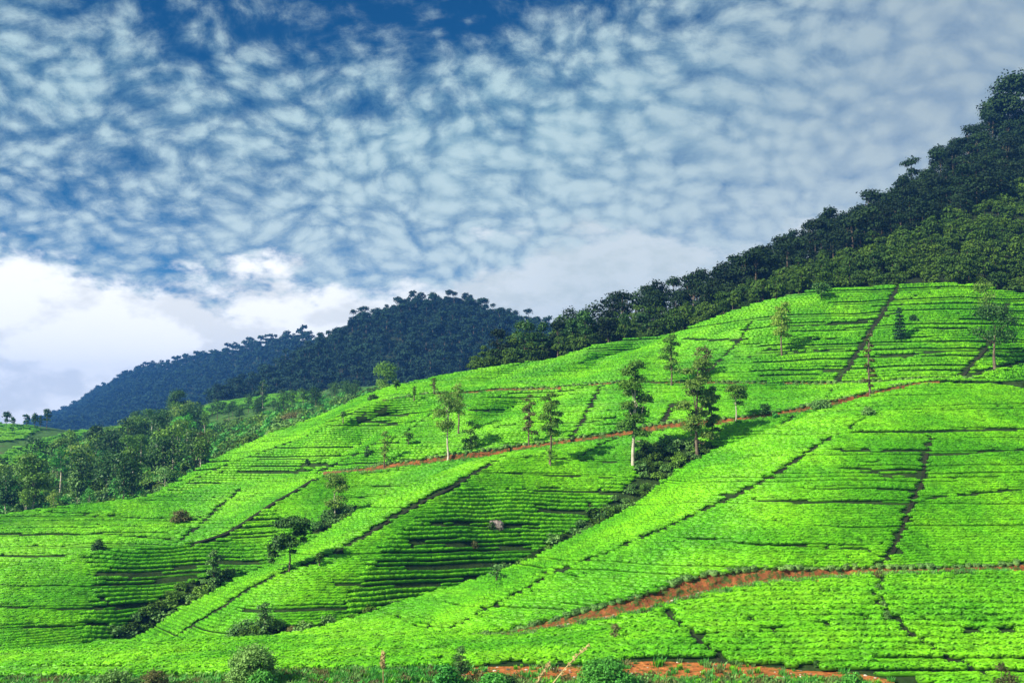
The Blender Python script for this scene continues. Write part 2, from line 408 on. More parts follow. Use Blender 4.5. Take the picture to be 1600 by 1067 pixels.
crestC = [(150, 1030, 117), (225, 993, 119), (300, 945, 122), (370, 906, 125), (430, 880, 127), (480, 852, 129), (520, 825, 132), (570, 795, 136), (620, 771, 141), (660, 753, 145), (700, 737, 149), (760, 717, 155),
          (800, 709, 159), (880, 697, 161), (950, 687, 161), (1040, 672, 160), (1150, 662, 158), (1240, 650, 158), (1330, 630, 160), (1450, 602, 163), (1600, 600, 164)]
footC = [(150, 1060, 106), (300, 1020, 104), (440, 1015, 104), (560, 990, 110), (660, 960, 119), (760, 930, 125.5), (860, 888, 132.5), (930, 853, 136.5), (1000, 812, 142), (1060, 768, 146),
         (1100, 742, 150), (1160, 716, 151), (1230, 686, 153), (1350, 645, 156), (1600, 625, 158)]
midC = [(150, 1035, 114), (285, 990, 112), (340, 955, 114), (430, 903, 118.5), (520, 868, 122), (620, 805, 131), (700, 765, 139), (790, 720, 153), (900, 712, 156), (1000, 712, 154), (1150, 690, 153), (1240, 665, 155), (1600, 612, 161)]
C = Sheet([footC, midC, crestC], 150, 1600, rough=0.35, back=(10, 3))

crestD = [(-200, 920, 129), (0, 893, 131), (70, 882, 133), (135, 870, 134), (202, 856, 136), (280, 849, 139), (304, 846, 140), (350, 829, 143), (400, 800, 148), (450, 769, 153), (490, 746, 158), (560, 741, 161), (620, 731, 163), (700, 721, 163), (800, 712, 162)]
footD = [(-200, 1080, 108), (0, 1045, 109), (150, 1030, 117), (225, 1020, 125), (300, 970, 130), (370, 930, 133), (430, 903, 135), (520, 850, 140), (620, 795, 148), (700, 762, 153), (800, 728, 160)]
D_ = Sheet([footD, crestD], -200, 800, rough=0.5, back=(10, 2.5))

crestE = [(-200, 822, 156), (0, 806, 160), (80, 797, 163), (150, 788, 167), (230, 777, 172), (300, 765, 177), (370, 752, 180), (430, 746, 182), (490, 741, 180), (560, 741, 176)]
footE = [(-200, 945, 136), (0, 915, 137), (135, 892, 139), (280, 870, 144), (350, 850, 147), (400, 820, 151), (450, 788, 157), (490, 760, 165), (560, 756, 168)]
E = Sheet([footE, crestE], -200, 560, rough=0.5, back=(10, 2.5))

road2 = [(180, 800, 182), (300, 778, 184), (370, 765, 184), (430, 755, 183), (490, 742, 180), (520, 739, 175), (560, 733, 169), (620, 722, 166), (700, 711, 165), (760, 704, 164), (820, 697, 164), (880, 688, 164), (950, 677, 164),
         (1040, 661, 163), (1150, 653, 161), (1240, 640, 161), (1330, 619, 163), (1400, 604, 165), (1450, 597, 167), (1600, 595, 168), (1850, 600, 168)]
road3 = [(180, 792, 184), (260, 772, 187), (370, 722, 192), (490, 680, 194), (560, 640, 197), (594, 628, 198), (640, 621, 199), (690, 618, 198), (760, 613, 196), (850, 611, 192), (960, 603, 187), (1040, 601, 184), (1160, 601, 180),
         (1290, 602, 177), (1380, 600, 174), (1450, 596, 172), (1600, 593, 171), (1850, 594, 171)]
U1 = Sheet([road2, road3], 180, 1850, rough=0.3,
           ridges=[([(495, 738), (530, 722), (590, 690), (640, 661), (690, 635)], 11, 3, 60), ([(736, 672), (780, 655), (848, 630), (900, 612)], 9, 3, 55)])
foot3 = [(x, y - (4 if x > 640 else 0.5), d + (2.5 if x > 640 else 0.3)) for x, y, d in road3]
top3 = [(180, 800, 190), (235, 779, 190), (290, 746, 194), (340, 715, 198), (380, 697, 201), (420, 680, 204), (470, 662, 208), (520, 640, 212), (560, 622, 215), (600, 607, 218), (680, 591, 223), (760, 577, 227), (800, 570, 228),
        (860, 563, 228), (900, 550, 226), (960, 533, 224), (1020, 531, 222), (1060, 520, 221), (1150, 486, 218), (1210, 466, 215), (1270, 455, 213), (1400, 446, 210), (1530, 444, 208), (1600, 462, 207), (1850, 480, 206)]
U2 = Sheet([foot3, top3], 180, 1850, rough=0.4, back=(12, 3),
           ridges=[([(735, 612), (770, 598), (800, 585), (835, 570), (870, 556), (900, 545)], 17, 3, 45), ([(862, 608), (900, 596), (940, 578), (1000, 549), (1060, 520)], 14, 3, 55)])

# forested ridge at the right, valley at the left, forested hills behind
crestR = [(720, 585, 240), (760, 566, 245), (870, 530, 255), (960, 512, 262), (1050, 494, 268), (1100, 487, 272), (1180, 452, 280), (1250, 410, 290), (1300, 383, 298), (1350, 354, 304), (1400, 325, 310), (1450, 293, 318),
          (1500, 252, 326), (1530, 232, 332), (1600, 205, 340), (1850, 110, 360)]
footR = [(x, min(y + 6, 600), d + 2.5) for x, y, d in top3 if x > 720]
footR = [(720, 592, 232)] + footR
R = Sheet([footR, crestR], 720, 1850, rough=1.5, back=(25, 3))
V = Sheet([[(-250, 870, 196), (0, 832, 200), (240, 805, 203), (340, 745, 212), (420, 705, 218), (520, 662, 226), (640, 620, 235), (800, 600, 245)],
           [(-250, 745, 285), (0, 742, 290), (150, 735, 300), (300, 705, 305), (420, 670, 300), (520, 645, 300), (640, 612, 310), (800, 596, 320)],
           [(-250, 655, 420), (0, 664, 430), (60, 668, 440), (120, 672, 450), (200, 662, 470), (260, 652, 480), (300, 640, 490), (345, 626, 500), (400, 620, 505), (450, 613, 510), (490, 613, 505), (560, 604, 480), (800, 585, 470)]],
          -250, 800, rough=1.2, back=(25, 8))
Mh = Sheet([[(330, 650, 560), (470, 640, 570), (700, 625, 560), (900, 620, 545)],
            [(330, 628, 640), (380, 606, 660), (415, 594, 680), (440, 575, 700), (480, 542, 720), (520, 527, 735), (560, 503, 745), (610, 481, 750), (650, 471, 752), (700, 464, 752), (735, 470, 745), (770, 486, 735), (820, 503, 725), (900, 520, 710)]],
           330, 900, rough=4, back=(50, 20))
Nh = Sheet([[(40, 690, 1300), (200, 672, 1150), (400, 655, 950), (640, 640, 850)],
            [(40, 668, 2000), (100, 650, 1950), (130, 632, 1900), (160, 610, 1800), (220, 584, 1650), (280, 571, 1500), (340, 560, 1380), (400, 545, 1250), (440, 533, 1180), (470, 530, 1120), (520, 545, 1060), (640, 550, 1000)]],
           40, 640, rough=8, back=(120, 45))

SHEETS = [('tea_hillside', A, M['under']), ('roadside_verge', F0, M['verge']), ('dirt_road', F1, M['soil']), ('roadside_verge', F2, M['verge']), ('tea_hillside', B, M['under']), ('tea_hillside', C, M['under']), ('tea_hillside', D_, M['under']),
          ('tea_hillside', E, M['under']), ('tea_hillside', U1, M['under']), ('tea_hillside', U2, M['under']), ('forested_hillside', R, M['forestfloor']),
          ('valley_ground', V, M['meadow']), ('forested_hill', Mh, M['forestfloor']), ('forested_hill', Nh, M['forestfloor'])]
for nm, s, mt in SHEETS:
    o = s.mesh(nm, mt, rows=90 if mt is M['under'] else 60, step=2)
    tag(o, kind='structure')

gp = grid_mesh('ground', np.array([[[x, y, -34.0] for x in (-2200, -800, 0, 800, 2200)] for y in (-400, 200, 1200, 2000, 2900)]), M['meadow'])
tag(gp, kind='structure')

# ------------------------------------------------------------------ roads and banks between the tea plots
def line(s, pts, step=3.0):
    pts = np.asarray(pts, float)
    n = max(2, int(np.hypot(*np.diff(pts, axis=0).T).sum() / step))
    d = np.r_[0, np.cumsum(np.hypot(*np.diff(pts, axis=0).T))]
    q = np.linspace(0, d[-1], n)
    return np.interp(q, d, pts[:, 0]), np.interp(q, d, pts[:, 1])

def road_between(lo_sheet, lo_k, hi_sheet, hi_k, x0, x1, label, wide=0.72, mat='soil'):
    xs = np.arange(x0, x1, 3.0)
    ya, _ = lo_sheet.guide(lo_k, xs); yb, _ = hi_sheet.guide(hi_k, xs)
    a = lo_sheet.pt(xs, ya); b = hi_sheet.pt(xs, yb)
    rows = []
    for t in np.linspace(0, 1, 7):
        p = a + (b - a) * t * wide
        p[:, 2] = a[:, 2] + 0.05 + 0.06 * vnoise(p[:, 0] * 2, p[:, 1] * 2) + t * 0.05
        rows.append(p)
    rows[0][:, 2] -= 0.15
    o = grid_mesh('dirt_road', np.array(rows), M[mat]); tag(o, label, kind='structure')
    rows2 = []
    for t in np.linspace(0, 1, 8):
        p = rows[-1] + (b - rows[-1]) * (t ** 0.7 if t < 1 else 1)
        p[:, 2] = rows[-1][:, 2] + (b[:, 2] + 0.06 - rows[-1][:, 2]) * t
        if 0 < t < 1:
            p[:, 1] += 0.35 * vnoise(p[:, 0] * 1.5, p[:, 2] * 3); p[:, 0] += 0.3 * vnoise(p[:, 0] * 1.7 + 7, p[:, 2] * 2)
        rows2.append(p)
    rows2[0][:, 2] -= 0.05; rows2[0][:, 1] += 0.05
    o2 = grid_mesh('earth_bank', np.array(rows2), M['bank']); tag(o2, kind='structure')
    return rows[3], rows2[-1]

road_between(A, -1, B, 0, 735, 1800, 'orange earth road below the big tea hill at right')
road_between(C, -1, U1, 0, 800, 1470, 'orange earth road halfway up the tea slopes', mat='soil2')
road_between(D_, -1, U1, 0, 505, 797, 'orange earth road halfway up the tea slopes', mat='soil2')
road_between(U1, -1, U2, 0, 600, 1800, 'uppermost orange earth road across the tea slopes', mat='soil2')

# ------------------------------------------------------------------ footpaths between plots (picture points on their hillside)
PATHS = [
 (B, [(655, 1000), (700, 985), (760, 955), (850, 905), (950, 868), (1000, 845), (1075, 812), (1150, 775), (1200, 750), (1240, 725), (1275, 700), (1310, 680)], .68),
 (B, [(1372, 890), (1395, 860), (1410, 825), (1425, 785), (1440, 755), (1445, 720), (1455, 685)], .50),
 (B, [(1325, 672), (1350, 655)], .45),
 (A, [(1040, 955), (1075, 990), (1105, 1015), (1130, 1037)], .42),
 (A, [(1375, 903), (1372, 930), (1382, 965), (1420, 990), (1470, 1020), (1530, 1055)], .45),
 (C, [(285, 990), (340, 955), (385, 925), (430, 903), (480, 885), (520, 868), (570, 838), (620, 805), (680, 775), (740, 742), (787, 715)], .7),
 (C, [(905, 717), (960, 686)], .4), (C, [(1240, 653), (1215, 672), (1185, 692)], .5),
 (D_, [(304, 848), (350, 831), (400, 802), (450, 771), (490, 748)], .7),
 (E, [(280, 849), (320, 815), (350, 785), (375, 764)], .6),
 (U1, [(938, 607), (920, 640), (905, 665), (893, 688)], .6), (U1, [(1052, 632), (1035, 662)], .7), (U1, [(1305, 606), (1284, 632)], .5),
 (U1, [(640, 663), (590, 692), (560, 710), (500, 737)], .9), (U1, [(685, 640), (640, 672), (600, 697)], .35),
 (U2, [(1402, 449), (1385, 480), (1365, 510), (1345, 545), (1325, 575), (1305, 598)], .75),
 (U2, [(1175, 505), (1155, 535), (1130, 560), (1110, 580)], .65),
 (U2, [(1572, 475), (1570, 500)], .6), (U2, [(1552, 530), (1535, 550), (1500, 590)], .7), (U2, [(1640, 560), (1600, 566), (1550, 577), (1512, 588)], .6),
 (U2, [(1070, 532), (1110, 534), (1165, 533)], .6), (U2, [(1238, 511), (1300, 508), (1370, 500), (1400, 492)], .5),
]
GAPS = [  # wider dark gaps that run along the rows
 (B, [(1335, 678), (1450, 677), (1530, 674), (1600, 672)], .6), (B, [(1285, 704), (1370, 709), (1440, 708)], .55), (B, [(1180, 782), (1300, 787), (1420, 791)], .6), (B, [(1452, 715), (1520, 711), (1600, 706)], .5),
 (B, [(1345, 740), (1380, 743), (1437, 745)], .6), (B, [(1310, 735), (1430, 738)], .4), (B, [(1250, 765), (1430, 769)], .4), (B, [(1060, 845), (1200, 855), (1350, 858)], .35), (B, [(1445, 780), (1600, 765)], .4),
 (B, [(605, 962), (650, 980), (700, 985)], .3), (B, [(680, 940), (730, 952), (780, 950)], .25), (B, [(870, 892), (900, 905), (925, 898)], .5), (B, [(826, 902), (865, 895)], .5), (B, [(1115, 778), (1150, 772)], .7),
 (A, [(0, 1045), (120, 1042), (210, 1032), (350, 1030)], .4), (A, [(430, 1020), (560, 1021), (700, 1022)], .4), (A, [(1080, 1000), (1250, 985), (1370, 968)], .2),
 (C, [(570, 885), (640, 887), (700, 886), (800, 884)], .6), (C, [(520, 917), (600, 918), (690, 912), (750, 905)], .5), (C, [(640, 848), (720, 853), (830, 858)], .5), (C, [(680, 822), (760, 822), (840, 827)], .4),
 (C, [(840, 800), (930, 802)], .6), (C, [(820, 768), (900, 770), (980, 774)], .5), (C, [(740, 741), (850, 745), (960, 748)], .4), (C, [(810, 718), (900, 722), (980, 727)], .5), (C, [(380, 952), (470, 956), (540, 955)], .7),
 (D_, [(145, 896), (230, 895), (304, 886), (350, 880), (405, 882)], .65), (D_, [(172, 912), (240, 908), (310, 903)], .6), (D_, [(0, 949), (100, 951), (165, 948)], .6), (D_, [(0, 985), (90, 984), (165, 975)], .5),
 (D_, [(160, 935), (180, 948), (230, 944)], .5), (D_, [(360, 838), (430, 838)], .6), (D_, [(575, 744), (560, 740), (600, 738), (640, 733)], .5), (D_, [(520, 763), (640, 760)], .5), (D_, [(540, 780), (600, 775)], .5),
 (E, [(0, 835), (90, 838), (160, 838), (270, 846)], .5), (E, [(0, 869), (80, 870), (160, 872)], .6), (E, [(60, 802), (180, 808), (300, 811)], .45), (E, [(310, 810), (320, 812)], .4),
 (U1, [(510, 727), (470, 730)], .8), (U1, [(370, 739), (440, 740), (490, 735)], .5), (U1, [(590, 649), (640, 652)], .5), (U1, [(560, 658), (600, 662), (630, 665)], .6), (U1, [(735, 643), (790, 645)], .7), (U1, [(905, 662), (960, 655)], .6),
 (U2, [(800, 598), (840, 604), (870, 608)], .7), (U2, [(1290, 580), (1320, 578)], 1.0), (U2, [(1230, 527), (1270, 532), (1320, 535)], .5), (U2, [(1370, 560), (1440, 554), (1480, 552)], .6), (U2, [(1420, 520), (1520, 516)], .4),
 (U2, [(1150, 560), (1200, 556), (1330, 547)], .3),
]
holes = {}; lows = {}
for s, pts, w in PATHS + GAPS:
    px, py = line(s, pts, 2.0)
    P = s.pt(px, py)
    isp = (s, pts, w) in PATHS
    (holes if isp else lows).setdefault(id(s), []).append(np.c_[P[:, 0], P[:, 1], np.full(len(P), w * .80)])
    if not isp: holes.setdefault(id(s), []).append(np.c_[P[:, 0], P[:, 1], np.full(len(P), w * (.42 if s in (B, E, U1, U2) else .08))])
for s, pts, w in PATHS:
    px, py = line(s, pts, 3.0)
    P = s.pt(px, py); d = np.gradient(P[:, :2], axis=0); nrm = np.c_[-d[:, 1], d[:, 0]] / (np.linalg.norm(d, axis=1)[:, None] + 1e-9)
    rows = []
    for k in (-1, -.3, .3, 1):
        q = P.copy(); q[:, :2] += nrm * w * .5 * k; q[:, 2] += 0.07 - 0.05 * abs(k); rows.append(q)
    o = grid_mesh('footpath', np.array(rows), M['path']); tag(o, kind='structure')

# ------------------------------------------------------------------ leaf clouds and tree builders
def leaf_quads(C, N, size, r):
    """C centres (n,3), N preferred normals (n,3) -> 4-gon leaves"""
    n = len(C)
    N = N + r.normal(0, 0.55, (n, 3)); N /= np.linalg.norm(N, axis=1)[:, None] + 1e-9
    a = np.cross(N, r.normal(0, 1, (n, 3))); a /= np.linalg.norm(a, axis=1)[:, None] + 1e-9
    b = np.cross(N, a)
    s = (size * r.uniform(0.6, 1.4, n))[:, None]
    V = np.stack([C - a * s * .5, C - b * s * .36 + N * s * .08, C + a * s * .5, C + b * s * .36 + N * s * .08], 1)
    return V.reshape(-1, 3), np.arange(n * 4).reshape(n, 4)

def clump_leaves(clumps, n, leaf, r, shell=0.5):
    cl = np.asarray(clumps, float)
    w = (cl[:, 3] * cl[:, 4] * cl[:, 5]) ** (2 / 3); w /= w.sum()
    k = r.choice(len(cl), n, p=w)
    d = r.normal(0, 1, (n, 3)); d /= np.linalg.norm(d, axis=1)[:, None]
    d[:, 2] = np.where(d[:, 2] < -0.35, -d[:, 2], d[:, 2])
    rad = shell + (1 - shell) * r.random(n) ** 0.6
    lump = 1 + 0.28 * np.sin(d[:, 0] * 5 + k) * np.sin(d[:, 1] * 6 + 2 * k) + 0.15 * r.normal(0, 1, n).clip(-1.2, 1.8)
    c = cl[k, :3] + d * cl[k, 3:6] * (rad * lump)[:, None]
    nn = d * 0.8 + np.array([0, 0, 0.5])
    return leaf_quads(c, nn, leaf, r)

def tube(path, radii, sides=6):
    path = np.asarray(path, float); V = []; Fc = []
    for i, (p, rr) in enumerate(zip(path, radii)):
        t = path[min(i + 1, len(path) - 1)] - path[max(i - 1, 0)]; t = t / (np.linalg.norm(t) + 1e-9)
        u = np.cross(t, [0.31, 0.95, 0.1]); u /= np.linalg.norm(u); v = np.cross(t, u)
        for k in range(sides):
            a = 2 * math.pi * k / sides
            V.append(p + (u * math.cos(a) + v * math.sin(a)) * rr)
    for i in range(len(path) - 1):
        for k in range(sides):
            a, b = i * sides + k, i * sides + (k + 1) % sides
            Fc.append((a, b, b + sides, a + sides))
    return np.array(V), np.array(Fc)

def join(parts):
    Vs, Fs, o = [], [], 0
    for V, Fc in parts:
        Vs.append(V); Fs.append(Fc + o); o += len(V)
    return np.concatenate(Vs), np.concatenate(Fs)

def make_mesh(name, VF, mat, smooth=False):
    me = bpy.data.meshes.new(name); fill_mesh(me, *VF); me.materials.append(mat)
    if smooth: me.polygons.foreach_set('use_smooth', np.ones(len(me.polygons), bool))
    return me

def limbs_to(clumps, base, h, r, n=6, rad=0.03, zf=(0.35, 0.8)):
    out = []
    idx = list(range(len(clumps))); random.shuffle(idx)
    for i in idx[:n]:
        c = np.array(clumps[i][:3]); z0 = h * random.uniform(*zf); z0 = min(z0, c[2] - 0.05 * h) if c[2] > 0.2 * h else c[2] * .6
        st = np.array([base[0], base[1], max(z0, h * 0.15)])
        mid = (st + c) / 2 + np.array([0, 0, -0.04 * h]) + r.normal(0, 0.02 * h, 3)
        out.append(tube([st, mid, c], [rad, rad * .7, rad * .25], 5))
    return out

# shapes: lists of (x, y, z, rx, ry, rz) in metres for a tree of height h and crown width w
def shape_tiered(h, w, r, n=11, z0=0.32, lean=0.0):
    cl = []
    for i in range(n):
        t = z0 + (1 - z0) * (i + 0.5) / n
        a = i * 2.4 + r.uniform(-.5, .5)
        prof = r.uniform(.55, 1.0) * (1 - .45 * ((t - z0) / (1 - z0)) ** 3) * (.75 + .25 * min(1, (t - z0) / .2))
        off = w * 0.38 * prof * r.uniform(.5, 1.1)
        rr = w * r.uniform(.24, .34) * (0.6 + .5 * prof)
        cl.append((math.cos(a) * off + lean * t * w, math.sin(a) * off, t * h * 0.94, rr, rr, rr * r.uniform(.55, .8)))
    return cl

def shape_round(h, w, r, z0=0.4, n=12):
    cl = []
    for i in range(n):
        z = r.uniform(z0, 0.88); a = i * 2.4 + r.uniform(-.4, .4)
        u = (z - z0) / (0.95 - z0); off = w * 0.32 * math.sqrt(max(0.05, 1 - (2 * u - 0.9) ** 2 * .8)) * r.uniform(.5, 1.05)
        rr = w * r.uniform(.20, .29)
        cl.append((math.cos(a) * off, math.sin(a) * off, z * h, rr, rr, rr * .75))
    cl.append((0, 0, h * .80, w * .30, w * .28, h * .16))
    return cl

def shape_cone(h, w, r, n=9):
    cl = []
    for i in range(n):
        t = 0.10 + 0.84 * i / (n - 1); rr = w * 0.5 * (1.05 - t) ** 0.6
        for k in range(3):
            a = k * 2.09 + i; cl.append((math.cos(a) * rr * .35, math.sin(a) * rr * .35, t * h, rr * .7, rr * .7, h * .05))
    return cl

def shape_shrub(h, w, r, n=9):
    cl = []
    for i in range(n):
        a = i * 2.4; off = w * .34 * math.sqrt((i + .5) / n); rr = w * r.uniform(.16, .26)
        top = h * (1 - 0.45 * (off / (w * .34)) ** 2) * r.uniform(.75, 1)
        cl.append((math.cos(a) * off, math.sin(a) * off, max(top - rr * .8, rr * .5), rr, rr, rr * .85))
        cl.append((math.cos(a) * off, math.sin(a) * off, h * .22, rr, rr, h * .22))
    return cl

def place_tree(name, s, px, py, hpx, wpx, kind, leaf, label, cat='tree', bark='bark', group=None, lean=0.0, nleaf=None, lsz=None, z0=None, clumps=None, trunk=None):
    P = s.pt(px, py); D = P[1]; u = D / F
    h, w = hpx * u, wpx * u
    r = np.random.default_rng(int(px * 7 + py))
    random.seed(int(px * 3 + py))
    root = bpy.data.objects.new(name, None); COL.objects.link(root); root.location = P - np.array([0, 0, 0.05])
    root.empty_display_size = 0.5
    tag(root, label, cat, group)
    if clumps is not None: cl = [(a * w, b * w, c * h, d * w, e * w, f * h) for a, b, c, d, e, f in clumps]
    elif kind == 'tiered': cl = shape_tiered(h, w, r, z0=z0 if z0 is not None else .32, lean=lean)
    elif kind == 'round': cl = shape_round(h, w, r, z0=z0 if z0 is not None else .4)
    elif kind == 'cone': cl = shape_cone(h, w, r)
    else: cl = shape_shrub(h, w, r)
    lsz = lsz or max(0.16, D / 1098 * 1.6)
    area = sum(4 * (c[3] * c[5] + c[3] * c[4]) for c in cl)
    n = nleaf or int(min(7500, max(300, area / lsz ** 2 * {'tiered': 2.3, 'round': 2.2, 'cone': 2.5, 'shrub': 2.0}.get(kind, 2))))
    if nleaf: n = int(nleaf * 1.8)
    crown = bpy.data.objects.new('crown' if kind != 'shrub' else 'foliage', make_mesh('crown', clump_leaves(cl, n, lsz, r, 0.35), M[leaf]))
    COL.objects.link(crown); crown.parent = root
    parts = []
    if kind == 'shrub':
        for i in range(5):
            c = cl[2 * i % len(cl)]; parts.append(tube([(c[0] * .2, c[1] * .2, -.2), (c[0] * .6, c[1] * .6, c[2] * .5), (c[0], c[1], c[2])], [w * .02, w * .015, w * .006], 5))
        nm = 'stem'
    else:
        rt = max(0.09, h * 0.014) if trunk is None else trunk
        top = h * (.9 if kind in ('tiered', 'cone') else .65)
        path = [(0, 0, -.4)] + [(lean * w * t * t + .012 * h * math.sin(5 * t + px), .01 * h * math.cos(4 * t), top * t) for t in np.linspace(.02, 1, 8)]
        parts.append(tube(path, [rt * 1.5] + [rt * (1.25 - t * .95) for t in np.linspace(0, 1, 8)], 8))
        parts += limbs_to(cl, (0, 0), h, r, n=8, rad=rt * .38)
        nm = 'trunk'
    tr = bpy.data.objects.new(nm, make_mesh(nm, join(parts), M[bark], True)); COL.objects.link(tr); tr.parent = root
    return root

# ------------------------------------------------------------------ tea bushes, planted in rows along the contours
def tea_bush_mesh(name, r, n_leaf, leaf, mat, sub=2):
    import bmesh
    bm = bmesh.new(); bmesh.ops.create_icosphere(bm, subdivisions=sub, radius=1.0)
    V = np.array([v.co[:] for v in bm.verts]); Fc = np.array([[v.index for v in f.verts] for f in bm.faces]); bm.free()
    d = V / np.linalg.norm(V, axis=1)[:, None]
    ph = r.uniform(0, 6, 6)
    lump = 1 + .10 * np.sin(d[:, 0] * 5 + ph[0]) * np.sin(d[:, 1] * 6 + ph[1]) + .06 * np.sin(d[:, 0] * 11 + ph[2]) + r.uniform(-.05, .05, len(V))
    S = np.stack([np.sign(d[:, 0]) * np.abs(d[:, 0]) ** .75 * .60, np.sign(d[:, 1]) * np.abs(d[:, 1]) ** .8 * .53, np.sign(d[:, 2]) * np.abs(d[:, 2]) ** .6 * .36], 1) * lump[:, None]
    S[:, 2] += 0.28
    S[:, 2] = np.where(S[:, 2] < 0, S[:, 2] * .8, S[:, 2])
    core = (S * np.array([.93, .93, .95]), np.c_[Fc, Fc[:, 2]][:, :3])
    me = bpy.data.meshes.new(name)
    # leaves over the plucking table and down the sides
    dd = r.normal(0, 1, (n_leaf, 3)); dd /= np.linalg.norm(dd, axis=1)[:, None]; dd[:, 2] = np.abs(dd[:, 2])
    L = np.stack([np.sign(dd[:, 0]) * np.abs(dd[:, 0]) ** .75 * .62, np.sign(dd[:, 1]) * np.abs(dd[:, 1]) ** .8 * .55, dd[:, 2] ** .6 * .37 + .27], 1)
    lv, lf = leaf_quads(L, dd * .7 + np.array([0, 0, .6]), leaf, r)
    tri = core[1]
    V2 = np.concatenate([core[0], lv]); quads = lf + len(core[0])
    t2 = np.concatenate([tri, quads[:, [0, 1, 2]], quads[:, [0, 2, 3]]])
    fill_mesh(me, V2, t2)
    me.materials.append(mat)
    sm = np.zeros(len(t2), bool); sm[:len(tri)] = True
    me.polygons.foreach_set('use_smooth', sm)
    return me

def plant_rows(s, dphi, xr, seed, skip=0.10, ymargin=(1, 0), y_lo=None, hole_extra=(), tilt=0.08, smin=1.9, nz_=1.0, gap=.70):
    r = np.random.default_rng(seed)
    xs = np.arange(max(xr[0], s.xs[0]), min(xr[1], s.xs[-1]), 2.0)
    y0, _ = s.guide(0, xs); y1, _ = s.guide(-1, xs)
    rows = int(min(620, max(60, (y0 - y1).max() / 1.0)))
    T = np.linspace(0, 1, rows)
    PY = y0[None] + (y1 - y0)[None] * T[:, None]; PX = np.broadcast_to(xs[None], PY.shape)
    P = s.pt(PX, PY)
    base = world(PX, PY, s.depth(PX, PY))
    phi = base[..., 2] + tilt * base[..., 1] + nz_ * .35 * vnoise(base[..., 0] / 16, base[..., 1] / 16) + nz_ * .10 * vnoise(base[..., 0] / 4, base[..., 1] / 4 + 5)
    a = np.gradient(P, axis=0); b = np.gradient(P, axis=1)
    E_, F_, G_ = (a * a).sum(-1), (a * b).sum(-1), (b * b).sum(-1)
    pa, pb = np.gradient(phi, axis=0), np.gradient(phi, axis=1)
    det = np.maximum(E_ * G_ - F_ * F_, 1e-9)
    grad = np.sqrt(np.maximum((G_ * pa * pa - 2 * F_ * pa * pb + E_ * pb * pb) / det, 1e-9))
    # rising monotone version so that every level has one crossing per column
    pm = np.maximum.accumulate(phi, 0)
    lo, hi = pm.min(), pm.max()
    out = []
    for octv in range(5):
        step = dphi if octv == 0 else dphi / 2 ** (octv - 1)
        lev = np.arange(math.floor(lo / dphi) * dphi, hi, dphi) if octv == 0 else np.arange(math.floor(lo / step) * step + step / 2, hi, step)
        eff = dphi / 2 ** octv
        for li, L in enumerate(lev):
            above = pm >= L
            j = above.argmax(0); ok = above[-1] & (j > 0)
            if ok.sum() < 3: continue
            jj = np.where(j > 0, j, 1); ii = np.arange(len(xs))
            p1 = pm[jj, ii]; p0 = pm[jj - 1, ii]; t = np.clip((L - p0) / np.maximum(p1 - p0, 1e-9), 0, 1)
            pos = P[jj - 1, ii] * (1 - t)[:, None] + P[jj, ii] * t[:, None]
            gr = grad[jj, ii]
            pxx = xs; pyy = PY[jj - 1, ii] * (1 - t) + PY[jj, ii] * t
            sp_prev = dphi / 2 ** (octv - 1) / gr if octv else None
            if octv: ok = ok & (sp_prev > smin)
            spc = np.clip(dphi / 2 ** np.ceil(np.clip(np.log2(np.maximum(dphi / gr / smin, 1.0)), 0, 4)) / gr, .5, 1.6 if gap > .9 else 1.4)
            # contiguous runs
            br = np.where(np.diff(np.r_[0, ok.astype(int), 0]) != 0)[0].reshape(-1, 2)
            rs = r.random()
            for u, v in br:
                if v - u < 2: continue
                q = pos[u:v]; dl = np.linalg.norm(np.diff(q, axis=0), axis=1)
                jump = dl > 6
                dl = np.where(jump, 0.01, dl)
                d = np.r_[0, np.cumsum(dl)]
                n = int(d[-1] / .80)
                if n < 1: continue
                t_ = (np.arange(n) + r.uniform(0, 1)) * .80 + r.uniform(-.08, .08, n)
                t_ = t_[(t_ > 0) & (t_ < d[-1])]
                if len(t_) < 1: continue
                X = [np.interp(t_, d, q[:, k]) for k in range(3)]
                tg = [np.interp(t_ + .5, d, q[:, k]) - np.interp(t_ - .5, d, q[:, k]) for k in (0, 1)]
                sc = np.interp(t_, d, spc[u:v]); ppx = np.interp(t_, d, pxx[u:v]); ppy = np.interp(t_, d, pyy[u:v])
                keep = np.ones(len(t_), bool)
                key = li * 1.37 + octv * 11.3 + seed
                nz = vnoise(X[0] / 18 + key * 7.1, np.full(len(t_), key * 3.3)) + .5
                thin = (nz > .62 - skip * 1.2) if rs < 2.4 * skip else np.zeros(len(t_), bool)
                out.append(np.c_[X[0], X[1], X[2], np.arctan2(tg[1], tg[0]), np.where(thin, sc * .26, sc), ppx, ppy][keep])
    Q = np.concatenate(out)
    for hp in holes.get(id(s), []):
        for k in range(0, len(Q), 20000):
            pass
        keep = np.ones(len(Q), bool)
        bb = (Q[:, 0] > hp[:, 0].min() - 2) & (Q[:, 0] < hp[:, 0].max() + 2) & (Q[:, 1] > hp[:, 1].min() - 2) & (Q[:, 1] < hp[:, 1].max() + 2)
        idx = np.where(bb)[0]
        if len(idx):
            dd = np.hypot(Q[idx, None, 0] - hp[None, :, 0], Q[idx, None, 1] - hp[None, :, 1]).min(1)
            keep[idx[dd < hp[0, 2] + 0.12]] = False
        Q = Q[keep]
    for f in hole_extra:
        Q = Q[~f(Q[:, 5], Q[:, 6])]
